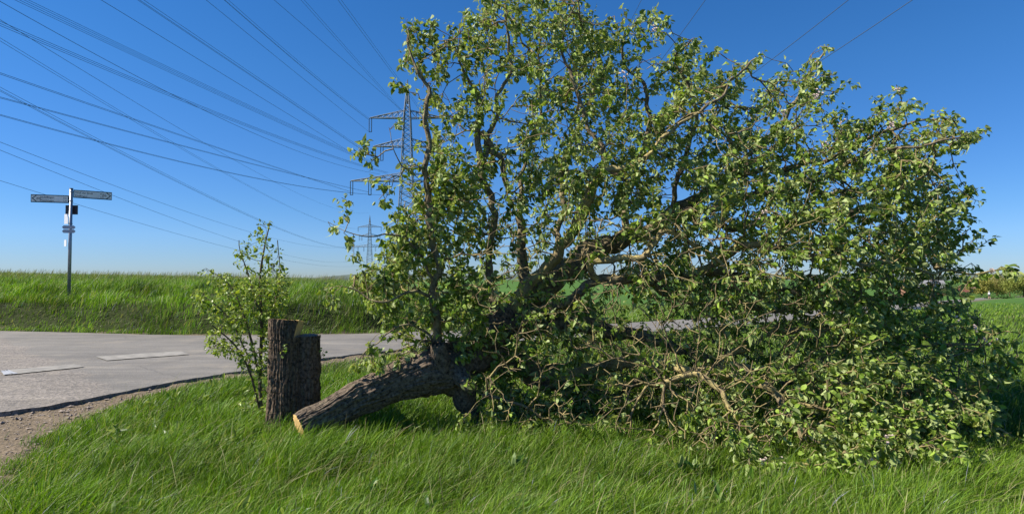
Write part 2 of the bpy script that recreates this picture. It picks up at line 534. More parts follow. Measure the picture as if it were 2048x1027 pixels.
# ------------------------------------------------------------------ hills at the horizon
a = np.linspace(R(-75), R(75), 400)
rows = []
for k, (rr, hf) in enumerate(((1500, 0), (1530, 1.), (1600, 1.05), (1750, .6))):
    xx = np.sin(a) * rr; yy = np.cos(a) * rr
    amp = 7 + 6 * (.5 + .5 * n2(a * 5, a * 0, 1., 3, 2.)) + 1.2 * n2(a * 150, a * 0, 1., 3, 6.) 
    amp = amp * ss(R(-19), R(-14), a) + .5
    rows.append(np.stack([xx, yy, -7 + (amp + 3) * hf], -1))
HV = np.array(rows); m_ = HV.shape[1]
i = np.arange(3)[:, None] * m_ + np.arange(m_ - 1)[None, :]
F = np.stack([i, i + 1, i + m_ + 1, i + m_], -1).reshape(-1, 4)
M_hill = simple('wooded_hill', (.075, .10, .085), .95, 0, .35, .03)
link('hills', mesh_np('hills', HV.reshape(-1, 3), None, F, mat=M_hill), kind='structure')
#@@SPLIT1
# ------------------------------------------------------------------ pylons
def lattice_pylon():
    """58 m mast, local origin at the foot; returns meshes of body, crossarms (3) and insulators"""
    H = 56.5
    zs = [0, 6, 11.5, 16.5, 21, 24.6, 28, 31.2, 34.4, 37.6, 41, 43.8, 46.4, 49.0, 51.6, 54, H]
    def w(z): return np.interp(z, [0, 26, 46.5, 52, H], [3.2, 1.75, .95, .5, .08])
    b = MB()
    cs = [(-1, -1), (1, -1), (1, 1), (-1, 1)]
    for z0, z1 in zip(zs[:-1], zs[1:]):
        w0, w1 = w(z0), w(z1)
        for k in range(4):
            a0 = np.array([cs[k][0] * w0, cs[k][1] * w0, z0]); a1 = np.array([cs[k][0] * w1, cs[k][1] * w1, z1])
            j = (k + 1) % 4
            b0 = np.array([cs[j][0] * w0, cs[j][1] * w0, z0]); b1 = np.array([cs[j][0] * w1, cs[j][1] * w1, z1])
            b.bar(a0, a1, .20)
            mid = (a0 + a1) / 2; midb = (b0 + b1) / 2
            if z0 < 50:
                b.bar(a0, midb, .09); b.bar(b0, mid, .09); b.bar(mid, b1, .09); b.bar(midb, a1, .09)
            b.bar(a1, b1, .09)
    b.tube([(0, 0, 50.5), (0, 0, 57.6)], [.3, .14], 6)
    arms = []
    for z, half, drop in ((28.0, 16.2, 1.6), (38.0, 9.8, 1.6), (46.3, 10.9, 1.6)):
        m = MB()
        ww = w(z)
        for s in (-1, 1):
            tip = np.array([s * half, 0, z])
            n = 6
            for sy in (-1, 1):
                r0 = np.array([s * ww, sy * ww, z]); rt = np.array([s * ww, sy * ww * .7, z + drop + .6])
                m.bar(r0, tip, .2); m.bar(rt, tip + (0, 0, .15), .17)
                for k in range(n):
                    f0, f1 = k / n, (k + 1) / n
                    l0 = r0 + (tip - r0) * f0; l1 = r0 + (tip - r0) * f1
                    h0 = rt + (tip - rt) * f0; h1 = rt + (tip - rt) * f1
                    m.bar(l0, h0, .1); m.bar(h0, l1, .1)
            r0 = np.array([s * ww, -ww, z]); r1 = np.array([s * ww, ww, z])
            for k in range(n):
                f0, f1 = k / n, (k + 1) / n
                p0 = (r0 if k % 2 else r1); p1 = (r1 if k % 2 else r0)
                m.bar(p0 + (tip - p0) * f0, p1 + (tip - p1) * f1, .1)
        arms.append(m)
    ins = []
    for z, xs in ((28.0, (16.0, 10.7, 5.4)), (38.0, (9.5, 7.3)), (46.3, (10.7,))):
        for x in xs:
            for s in (-1, 1):
                m = MB()
                for q in (-.35, .35):
                    p = np.array([[s * x + q, 0, z - h] for h in np.linspace(0, 4.0, 22)])
                    m.tube(p, [.16 if h % 2 else .08 for h in range(22)], 5)
                m.bar([s * x - .4, 0, z - 4.0], [s * x + .4, 0, z - 4.0], .14)
                ins.append(m)
    return b, arms, ins
bM, aM, iM = lattice_pylon()
pyl_mesh = [('mast_body', bM.mesh('mast_body', M_pylon))] + [('crossarm', m.mesh('crossarm', M_pylon)) for m in aM] + [('insulator', m.mesh('insulator', M_insul)) for m in iM]
def pylon(px, D, label):
    x = (px - 1024) / FPX * D
    t = thing('electricity_pylon', (x, D, 1.2), label, 'pylon', 'lattice pylons of the power line')
    for nm, me in pyl_mesh:
        o = bpy.data.objects.new(nm, me); COL.objects.link(o); o.parent = t
    return t
pylon(813, 180, 'tall grey lattice pylon with three crossarms standing beyond the field, the nearer and larger pylon')
pylon(739, 578, 'small distant lattice pylon low above the horizon, to the left of the large one')

# cables: start at the pylon, a point passed in mid span, a point nearer to us; parabola through them
def cable(start, mid, exit_, zb, n, gap, vgap, label, ext=1.5, r=.022, name='overhead_cable'):
    A = P(*start)
    Db = (zb - 1.6) * FPX / (553 - exit_[1])
    B = P(exit_[0], exit_[1], Db)
    # plan line A-B, find t where it shows at mid px
    lo, hi = 0., 1.
    def pxof(t):
        q = A + (B - A) * t
        return 1024 + FPX * q[0] / q[1]
    s = 1 if pxof(1) > pxof(0) else -1
    for _ in range(50):
        m = (lo + hi) / 2
        if s * pxof(m) < s * mid[0]: lo = m
        else: hi = m
    tm = lo
    q = A + (B - A) * tm
    zm = P(mid[0], mid[1], q[1])[2]
    # z(t) = z0 + b t + c t^2
    z0 = A[2]; zt = B[2]
    c = ((zm - z0) / tm - (zt - z0)) / (tm - 1)
    c = max(c, 0)
    b = zt - z0 - c
    ts = np.linspace(0, ext, 64)
    pts = np.stack([A[0] + (B[0] - A[0]) * ts, A[1] + (B[1] - A[1]) * ts, z0 + b * ts + c * ts ** 2], -1)
    side = np.array([(B - A)[1], -(B - A)[0], 0]); side /= np.linalg.norm(side)
    offs = {1: [(0, 0)], 2: [(-.5, 0), (.5, 0)], 3: [(-.5, 0), (.5, 0), (0, -.8)], 4: [(-.5, 0), (.5, 0), (-.5, -1), (.5, -1)]}[n]
    if n == 1:
        m = MB(); m.tube(pts, r, 5)
        return link(name, m.mesh('cable', M_cable, True), None, label, 'cable', 'overhead power cables')
    t = thing(name, tuple(pts[0]), label, 'cable', 'overhead power cables')
    for ox, oz in offs:
        m = MB(); m.tube(pts + side * ox * gap + np.array([0, 0, oz * vgap]), r, 5)
        link('strand', m.mesh('strand', M_cable, True), t)
    return t
CAB = [
 ((737, 237, 180), (600, 131), (453, 0), 41, 3, .5, .4, 'three cables from the left tip of the top crossarm, high above the sapling'),
 ((737, 263, 180), (545, 112), (412, 0), 40, 1, .4, .4, 'single dark cable hanging just under the top crossarm bundle of three'),
 ((803, 222, 180), (709, 115), (605, 0), 43, 2, .5, .4, 'pair of cables rising steeply from the mast head beside the crown edge'),
 ((850, 232, 180), (758, 104), (679, 0), 43, 3, .5, .4, 'steepest bundle of cables, passing in front of the pylon peak'),
 ((745, 331, 180), (436, 145), (202, 0), 34, 1, .4, .4, 'single thick cable crossing the middle of the sky from the middle crossarm'),
 ((760, 322, 180), (452, 109), (283, 0), 34, 3, .5, .4, 'faint bundle of three cables from the middle crossarm inner insulator'),
 ((748, 325, 180), (272, 109), (52, 0), 33, 4, .5, .5, 'bundle of four cables from the middle crossarm to the top left corner of the sky'),
 ((760, 348, 180), (381, 210), (0, 3), 30, 1, .4, .4, 'single cable ending exactly at the top left corner of the sky'),
 ((775, 345, 180), (414, 220), (0, 45), 27, 3, .5, .4, 'bundle of three cables leaving the sky a little below the top left corner'),
 ((700, 383, 180), (436, 297), (0, 147), 21, 2, .4, .3, 'pair of cables from the left tip of the lowest crossarm'),
 ((737, 384, 180), (436, 311), (0, 195), 19.5, 2, .4, .3, 'middle pair of cables from the lowest crossarm, the upper of two crossing pairs'),
 ((775, 390, 180), (436, 341), (0, 230), 18.5, 2, .4, .3, 'lower pair of flat running cables from the lowest crossarm'),
 ((735, 455, 578), (453, 349), (0, 79), 30, 2, .6, .4, 'pair of cables crossing the others downward to the small distant pylon'),
 ((736, 490, 578), (382, 376), (0, 177), 24, 3, .6, .4, 'bundle of three cables crossing downward, passing above the sign post'),
 ((738, 425, 578), (382, 273), (33, 60), 33, 1, .5, .4, 'very faint single cable crossing all the bundles'),
 ((742, 478, 578), (490, 461), (0, 284), 20, 1, .4, .3, 'upper of the two cables passing just behind the top of the signpost'),
 ((744, 508, 578), (436, 469), (0, 300), 19, 1, .4, .3, 'lower of the two cables passing just behind the top of the signpost'),
 ((760, 520, 578), (474, 499), (0, 361), 16, 1, .4, .3, 'lowest cable in the sky, running behind the signpost to the sapling top'),
 ((820, 235, 180), (700, 120), (548, 0), 44, 1, .4, .4, 'faint single cable between the steep bundles at the top of the sky'),
 ((880, 330, 180), (1262, 47), (1283, 0), 40, 1, .4, .4, 'cable seen for a short length over the crown top'),
 ((900, 380, 180), (1310, 140), (1411, 0), 30, 1, .4, .4, 'cable leaving the sky between the crown top and the crown shoulder'),
 ((925, 400, 180), (1500, 155), (1697, 0), 26, 1, .4, .4, 'dark cable slanting down behind the upper shoulder of the crown'),
 ((925, 420, 180), (1690, 95), (1825, 0), 24, 1, .4, .4, 'faint cable slanting down over the high twigs, the outermost on the open side'),
]
for s_, m_, e_, zb, n_, g1, g2, lab in CAB:
    cable(s_, m_, e_, zb, n_, g1, g2, lab, r=.03 if n_ == 1 else .024)

# ------------------------------------------------------------------ signpost
def text_mesh(body, size, name, mat, M):
    cu = bpy.data.curves.new(name, 'FONT'); cu.body = body; cu.size = size; cu.extrude = .0012; cu.resolution_u = 2
    o = bpy.data.objects.new('tmp', cu); COL.objects.link(o)
    me = bpy.data.meshes.new_from_object(o.evaluated_get(bpy.context.evaluated_depsgraph_get()))
    bpy.data.objects.remove(o); bpy.data.curves.remove(cu)
    me.transform(M); me.materials.clear(); me.materials.append(mat)
    return me
SD = 21.0
sb = P(138, 580, SD); sx_, sy_ = sb[0], SD
sz = gz(sx_, sy_)
top = P(145.5, 378, SD)[2]
post = thing('signpost', (sx_, sy_, sz), 'grey steel signpost with two white arrow boards standing in the grass across the road', 'signpost')
m = MB(); m.tube([(sx_, sy_, sz - .1), (sx_, sy_, top)], .052, 14)
link('pole', m.mesh('pole', M_steel, True), post)
m = MB(); m.tube([(sx_, sy_, top), (sx_, sy_, top + .03)], .058, 14)
link('cap', m.mesh('cap', M_black, True), post)
def arrow_board(dirx, ang, L, H, zc, lines, nums, lab):
    # local frame: e along board away from the pole, n towards the viewer side
    e = np.array([dirx * math.cos(ang), dirx * math.sin(ang), 0.])
    nrm = np.cross(e, [0, 0, 1.]) * dirx
    if nrm[1] > 0: nrm = -nrm
    # text frame: right axis r so that text reads from -n side
    r = np.cross([0, 0, 1.], nrm)
    o0 = np.array([sx_, sy_, zc]) + nrm * .0
    lo, hi = (.06, .06 + L)
    def pt(s, h, d): return o0 + e * s + np.array([0, 0, h]) + nrm * d
    def plate(s0, s1, h0, h1, d0, d1, mb):
        V = [pt(s0, h0, d0), pt(s1, h0, d0), pt(s1, h0, d1), pt(s0, h0, d1), pt(s0, h1, d0), pt(s1, h1, d0), pt(s1, h1, d1), pt(s0, h1, d1)]
        mb.add(V, (), [(3, 2, 1, 0), (4, 5, 6, 7), (0, 1, 5, 4), (1, 2, 6, 5), (2, 3, 7, 6), (3, 0, 4, 7)])
    mb = MB(); plate(lo, hi, -H / 2, H / 2, -.022, .022, mb)
    board = link('arrow_board', mb.mesh('arrow_board', M_sign), post, label=lab)
    fr = MB()
    w = .022
    plate(lo, hi, H / 2 - w, H / 2 + .004, -.027, .027, fr); plate(lo, hi, -H / 2 - .004, -H / 2 + w, -.027, .027, fr)
    plate(lo, lo + .02, -H / 2 + w, H / 2 - w, -.026, .026, fr); plate(hi - .012, hi, -H / 2 + w, H / 2 - w, -.026, .026, fr)
    link('frame', fr.mesh('frame', M_signg), board)
    ch = MB()
    for sg in (-1, 1):
        for k in range(6):
            f0, f1 = k / 6, (k + 1) / 6
            s0 = hi - .025 - .115 * f0; s1 = hi - .025 - .115 * f1
            h0 = sg * (H / 2 - w) * f0; h1 = sg * (H / 2 - w) * f1
            a, b = sorted((s0, s1))
            V = [pt(s0, h0, .0235), pt(s0 - .035, h0, .0235), pt(s1 - .035, h1, .0235), pt(s1, h1, .0235)]
            V += [v + nrm * .003 for v in V]
            ch.add(V, (), [(0, 1, 2, 3), (4, 5, 6, 7), (0, 1, 5, 4), (1, 2, 6, 5), (2, 3, 7, 6), (3, 0, 4, 7)])
    link('arrow_head', ch.mesh('arrow_head', M_signg), board)
    def place(body, size, s, h, nm):
        base = pt(s, h, .0235)
        M = Matrix(((r[0], 0, nrm[0], base[0]), (r[1], 0, nrm[1], base[1]), (0, 1, nrm[2], base[2]), (0, 0, 0, 1)))
        link(nm, text_mesh(body, size, nm, M_signg, M), board)
    if dirx < 0:
        x_text, x_num = hi - .26, lo + .16
    else:
        x_text, x_num = lo + .05, hi - .34
    place(lines[0], .084, x_text, H * .06, 'lettering'); place(lines[1], .088, x_text, -H * .36, 'lettering')
    place(nums[0], .08, x_num, H * .06, 'lettering'); place(nums[1], .08, x_num, -H * .36, 'lettering')
    # bicycle pictogram: two wheels and a frame
    bc = MB()
    cxs = hi - .215
    for q in (-.035, .035):
        ring = [pt(cxs + q + .026 * math.cos(k / 10 * 2 * math.pi), -.01 + .026 * math.sin(k / 10 * 2 * math.pi), .025) for k in range(11)]
        bc.tube(ring, .004, 4, False)
    bc.tube([pt(cxs - .035, -.01, .025), pt(cxs - .01, .03, .025), pt(cxs + .02, .03, .025), pt(cxs + .035, -.01, .025)], .004, 4, False)
    link('bicycle_symbol', bc.mesh('bicycle_symbol', M_signg), board)
zl_ = P(100, 398, SD)[2]; zr_ = P(185, 391, SD)[2]
arrow_board(-1, R(17), 1.08, .25, zl_ - .01, ('Sindelfingen', 'Maichingen'), ('5,2', '1,4'), 'white arrow board pointing left with dark frame')
arrow_board(1, R(38), 1.10, .26, zr_ + .07, ('Weil der Stadt', 'Döffingen'), ('9,4', '2,5'), 'white arrow board pointing right with dark frame')
def smallbox(name, px, py, w, h, mat, dy, rz=0., th=.02, dx=0, label=None):
    c = P(px, py, SD)
    mb = MB(); mb.box((c[0] + dx, sy_ + dy, c[2]), (w, th, h), rz)
    return link(name, mb.mesh(name, mat), post, label=label)
smallbox('black_plate', 143.3, 419, .38, .31, M_black, .075, R(6), .03, dx=-.05, label='square black plate behind the pole')
smallbox('route_plate', 139.5, 438, .17, .33, M_paper, -.065, R(-18), .012, dx=-.07, label='white upright plate turned to the left')
smallbox('sticker', 136.3, 486, .12, .22, M_paper, -.06, R(-25), .012, dx=-.05, label='small white plate low on the pole')
m = MB()
for zc in (454.5, 462.5):
    c = P(140.5, zc, SD)
    w, h = .20, .058
    V = []
    for dy in (-.075, -.065):
        for a, b in ((-w, 0), (-w + .05, -h), (w - .05, -h), (w, 0), (w - .05, h), (-w + .05, h)):
            V.append((c[0] + a, sy_ + dy + a * .2, c[2] + b))
    f4 = [(0, 1, 4, 5), (1, 2, 3, 4)] + [(6, 11, 10, 7), (7, 10, 9, 8)] + [(k, (k + 1) % 6, (k + 1) % 6 + 6, k + 6) for k in range(6)]
    m.add(V, (), f4)
link('hiking_arrow', m.mesh('hiking_arrow', simple('grey_enamel', (.36, .40, .46), .5)), post, label='two small grey double-pointed plates')
for py_ in (384, 402, 447, 460):
    c = P(142, py_, SD); m = MB(); m.tube([(sx_, sy_, c[2] - .015), (sx_, sy_, c[2] + .015)], .060, 12)
    link('clamp', m.mesh('clamp', M_steel, True), post)

# ------------------------------------------------------------------ far right: barn, house, person, hedge trees
def gable(name, label, cat, c, L, W, H, RH, rz, wall, roof):
    t = thing(name, c, label, cat)
    mb = MB(); mb.box((0, 0, H / 2), (L, W, H))
    V = [(-L / 2, -W / 2, H), (-L / 2, W / 2, H), (-L / 2, 0, H + RH), (L / 2, -W / 2, H), (L / 2, W / 2, H), (L / 2, 0, H + RH)]
    mb.add(V, [(0, 1, 2), (3, 5, 4)])
    o = link('wall', mb.mesh('wall', wall)); o.parent = t
    e = .5; mb = MB()
    for s in (-1, 1):
        a = np.array([[-L / 2 - e, s * (W / 2 + e), H - .2], [L / 2 + e, s * (W / 2 + e), H - .2], [L / 2 + e, 0, H + RH + .12], [-L / 2 - e, 0, H + RH + .12]])
        b = a + [0, 0, .2]
        mb.add(np.concatenate([a, b]), (), [(0, 1, 2, 3), (4, 5, 6, 7), (0, 1, 5, 4), (1, 2, 6, 5), (2, 3, 7, 6), (3, 0, 4, 7)])
    o = link('roof', mb.mesh('roof', roof)); o.parent = t
    mb = MB(); mb.box((L * .1, -W / 2 - .03, H * .38), (L * .2, .08, H * .76))
    o = link('door', mb.mesh('door', M_black)); o.parent = t
    for k in (-.35, -.15, .35):
        mb = MB(); mb.box((L * k, -W / 2 - .02, H * .55), (L * .08, .06, H * .3))
        o = link('window', mb.mesh('window', M_roof)); o.parent = t
    t.rotation_euler = (0, 0, rz)
    return t
c = P(1944, 580, 290); gable('barn', 'long low red barn beside the olive hedge trees', 'barn', (c[0], 290, -5.9), 9, 7, 2.2, 1.4, R(6), M_red, simple('barn_roof', (.22, .12, .10), .8))
c = P(1845, 577, 250); gable('farm_house', 'brown farm house with pale grey roof glimpsed through the outer twigs', 'house', (c[0], 250, -5.9), 14, 9, 3.0, 2.8, R(-12), M_brick, M_roof)

def leaf_tris(C, S, rng):
    n = len(C)
    d = rng.normal(size=(n, 3)); d /= np.linalg.norm(d, axis=1)[:, None]
    e = rng.normal(size=(n, 3)); e = np.cross(d, e); e /= np.linalg.norm(e, axis=1)[:, None]
    V = np.stack([C - d * S[:, None], C + e * S[:, None] * .6, C + d * S[:, None], C - e * S[:, None] * .6], 1)
    F = np.arange(n * 4).reshape(n, 4)
    return V.reshape(-1, 3), F
def bg_tree(x, y, h, w, colr, label, name='tree', cat='tree', group='trees and bushes beyond the path', n=2600, leaf=.22):
    z = float(zbase(np.array([x]), np.array([y]))[0])
    t = thing(name, (x, y, z), label, cat, group)
    rs = np.random.default_rng(int(abs(x * 13 + y * 7)))
    mb = MB()
    mb.tube([(x, y, z - .3), (x + .1, y, z + h * .35), (x - .1, y, z + h * .8)], [h * .03, h * .02, h * .006], 7)
    for k in range(9):
        an = rs.random() * 6.28; z0 = z + h * rs.uniform(.08, .55)
        mb.tube([(x, y, z0), (x + math.cos(an) * w * .22, y + math.sin(an) * w * .22, z0 + h * .14), (x + math.cos(an) * w * .4, y + math.sin(an) * w * .4, z0 + h * .32)], [h * .013, h * .009, h * .003], 5)
    link('trunk', mb.mesh('trunk', M_twig), t)
    nc = 26
    cc = rs.normal(size=(nc, 3)); cc /= np.linalg.norm(cc, axis=1)[:, None]; cc *= rs.uniform(.35, .95, (nc, 1))
    cc = cc * [w / 2, w / 2, h * .46] + [x, y, z + h * .52]
    k = rs.integers(0, nc, n)
    pts = cc[k] + rs.normal(size=(n, 3)) * [w * .11, w * .11, h * .085]
    pts[:, 2] = np.maximum(pts[:, 2], z + .1)
    V, F = leaf_tris(pts, rs.uniform(.5, 1.3, n) * leaf, rs)
    cl = np.array(colr) * (.75 + .5 * rs.random(nc))[k][:, None] * (.85 + .3 * rs.random((n, 1)))
    link('crown', mesh_np('crown', V, None, F, col=np.repeat(cl, 4, 0), mat=M_far), t)
olive = (.25, .24, .055); ggreen = (.23, .27, .06)
BT = [(1962, 232, 8.2, 9, olive, 'olive yellow hedge tree nearest to the red barn'),
      (1992, 236, 9.2, 8, (.25, .23, .09), 'dull brown green hedge tree, darker than its neighbours'),
      (2018, 230, 9.0, 9, ggreen, 'fresh green hedge tree beside the dull brown one'),
      (2046, 232, 9.6, 9, ggreen, 'fresh green hedge tree cut by the picture edge'),
      (2080, 236, 9.6, 10, olive, 'olive tree at the far end of the hedge row')]
for px, D, h, w, cl, lab in BT:
    x = (px - 1024) / FPX * D
    bg_tree(x, D, h, w, cl, lab, 'hedge_tree', n=4200, leaf=.24)
for px, D, h, w, cl, lab in [(1905, 205, 2.4, 6, (.05, .10, .03), 'low dark green bush in the field before the barn'),
                             (1925, 208, 1.8, 7, (.06, .11, .035), 'flat dark bush reaching toward the hedge trees'),
                             (1890, 240, 5.5, 9, (.06, .10, .035), 'rounded dark tree half hidden by the outer twigs'),
                             (1990, 160, .9, 7, (.07, .14, .035), 'tuft of tall weeds at the bend of the path')]:
    bg_tree((px - 1024) / FPX * D, D, h, w, cl, lab, 'bush' if h < 4 else 'tree', 'bush' if h < 4 else 'tree', n=1500, leaf=.2)
for k, (px, h) in enumerate([(1845, 8), (1862, 10), (1830, 9), (1815, 8)]):
    D = 420
    bg_tree((px - 1024) / FPX * D, D, h, 15, (.045, .07, .04), ['dark distant tree above the farm house roof', 'taller dark distant tree right of the farm house roof', 'dark distant tree left of the farm house roof', 'dark distant tree farthest from the barn'][k], 'tree', n=1200, leaf=.6)

# person walking on the path
def person():
    x0 = (1977 - 1024) / FPX * 150; y0 = 150.; z0 = float(zbase(np.array([x0]), np.array([y0]))[0]) + .04
    t = thing('person', (x0, y0, z0), 'person walking away along the path in a white top, dark shorts and bare legs', 'person')
    bones = [((0, 0, .95), .125), ((0, 0, 1.15), .12), ((0, .0, 1.38), .15), ((0, 0, 1.5), .06), ((0, .01, 1.62), .085), ((0, .01, 1.72), .08),
             ((-.09, 0, .88), .09), ((-.11, .1, .48), .06), ((-.11, 0, .09), .04), ((-.11, .14, .04), .035),
             ((.09, 0, .88), .09), ((.11, -.06, .48), .06), ((.11, -.25, .12), .04), ((.11, -.12, .05), .035),
             ((-.19, 0, 1.40), .055), ((-.25, -.05, 1.14), .045), ((-.25, .12, .93), .032), ((-.25, .18, .88), .03),
             ((.19, 0, 1.40), .055), ((.25, .0, 1.14), .045), ((.25, -.12, .93), .032), ((.25, -.16, .87), .03)]
    ed = [(0, 1), (1, 2), (2, 3), (3, 4), (4, 5), (0, 6), (6, 7), (7, 8), (8, 9), (0, 10), (10, 11), (11, 12), (12, 13), (2, 14), (14, 15), (15, 16), (16, 17), (2, 18), (18, 19), (19, 20), (20, 21)]
    me = bpy.data.meshes.new('body'); me.from_pydata([b[0] for b in bones], ed, [])
    o = bpy.data.objects.new('tmp', me); COL.objects.link(o)
    sk = o.modifiers.new('s', 'SKIN'); su = o.modifiers.new('u', 'SUBSURF'); su.levels = 1
    for k, b in enumerate(bones):
        me.skin_vertices[0].data[k].radius = (b[1], b[1]); me.skin_vertices[0].data[k].use_root = (k == 0)
    out = bpy.data.meshes.new_from_object(o.evaluated_get(bpy.context.evaluated_depsgraph_get()))
    bpy.data.objects.remove(o)
    skin = simple('skin', (.52, .33, .25), .6); out.materials.clear(); out.materials.append(skin)
    b = link('body', out); b.parent = t
    mb = MB(); mb.tube([(0, 0, .98), (0, 0, 1.1), (0, 0, 1.36), (0, 0, 1.47)], [.17, .165, .185, .09], 14)
    for s in (-1, 1): mb.tube([(s * .14, 0, 1.42), (s * .22, 0, 1.30), (s * .25, -.02, 1.16)], [.08, .072, .066], 10)
    o = link('shirt', mb.mesh('shirt', simple('white_shirt', (.75, .76, .8), .8), True)); o.parent = t
    mb = MB(); mb.tube([(0, 0, .82), (0, 0, .92), (0, 0, 1.0)], [.15, .175, .17], 14)
    mb.tube([(-.09, 0, .88), (-.11, .07, .62)], [.12, .10], 10); mb.tube([(.09, 0, .88), (.11, -.04, .62)], [.12, .10], 10)
    o = link('shorts', mb.mesh('shorts', simple('dark_cloth', (.02, .025, .04), .8), True)); o.parent = t
    mb = MB(); mb.tube([(0, 0, 1.64), (0, -.005, 1.70), (0, -.005, 1.76), (0, 0, 1.80)], [.098, .105, .09, .04], 12)
    o = link('hat', mb.mesh('hat', simple('white_cap', (.8, .8, .82), .8), True)); o.parent = t
person()
#@@SPLIT2
# ------------------------------------------------------------------ bark surfaces
def bark_tube(pts, rad, n, groove, seed, freq=9., lumps=.12, axial=1.8):
    groove = groove * 1.25
    """swept limb with lengthwise bark ridges cut into the mesh"""
    t, A, B = frames(pts)
    L = np.concatenate([[0], np.cumsum(np.linalg.norm(np.diff(pts, axis=0), axis=1))])
    th = np.arange(n) / n * 2 * math.pi
    TH, LL = np.meshgrid(th, L)
    rr = rad[:, None]
    cx, cy = np.cos(TH), np.sin(TH)
    f = freq * .5
    q = np.stack([cx * f + seed, cy * f + seed * 2, LL * axial + seed], -1)
    lumps = lumps * 1.5
    warp = fbm(np.stack([cx * 2 + seed, cy * 2, LL * 5], -1), 3)
    q = q + warp[..., None] * .6
    r1 = 1 - np.abs(vnoise(q)) * 2.0
    r2 = 1 - np.abs(vnoise(q * np.array([2.1, 2.1, 2.6]) + 5)) * 2.0
    h = .65 * r1 + .35 * r2
    cracks = -np.clip(h - .35, 0, 1) * 1.5 + .25 * vnoise(q * np.array([4, 4, 7.]))
    lump = fbm(np.stack([cx * 1.3 + seed, cy * 1.3, LL * 3.1], -1), 3)
    RR = rr * (1 + lumps * lump) + groove * cracks
    return tube_geo(pts, np.maximum(RR, rr * .4), n)

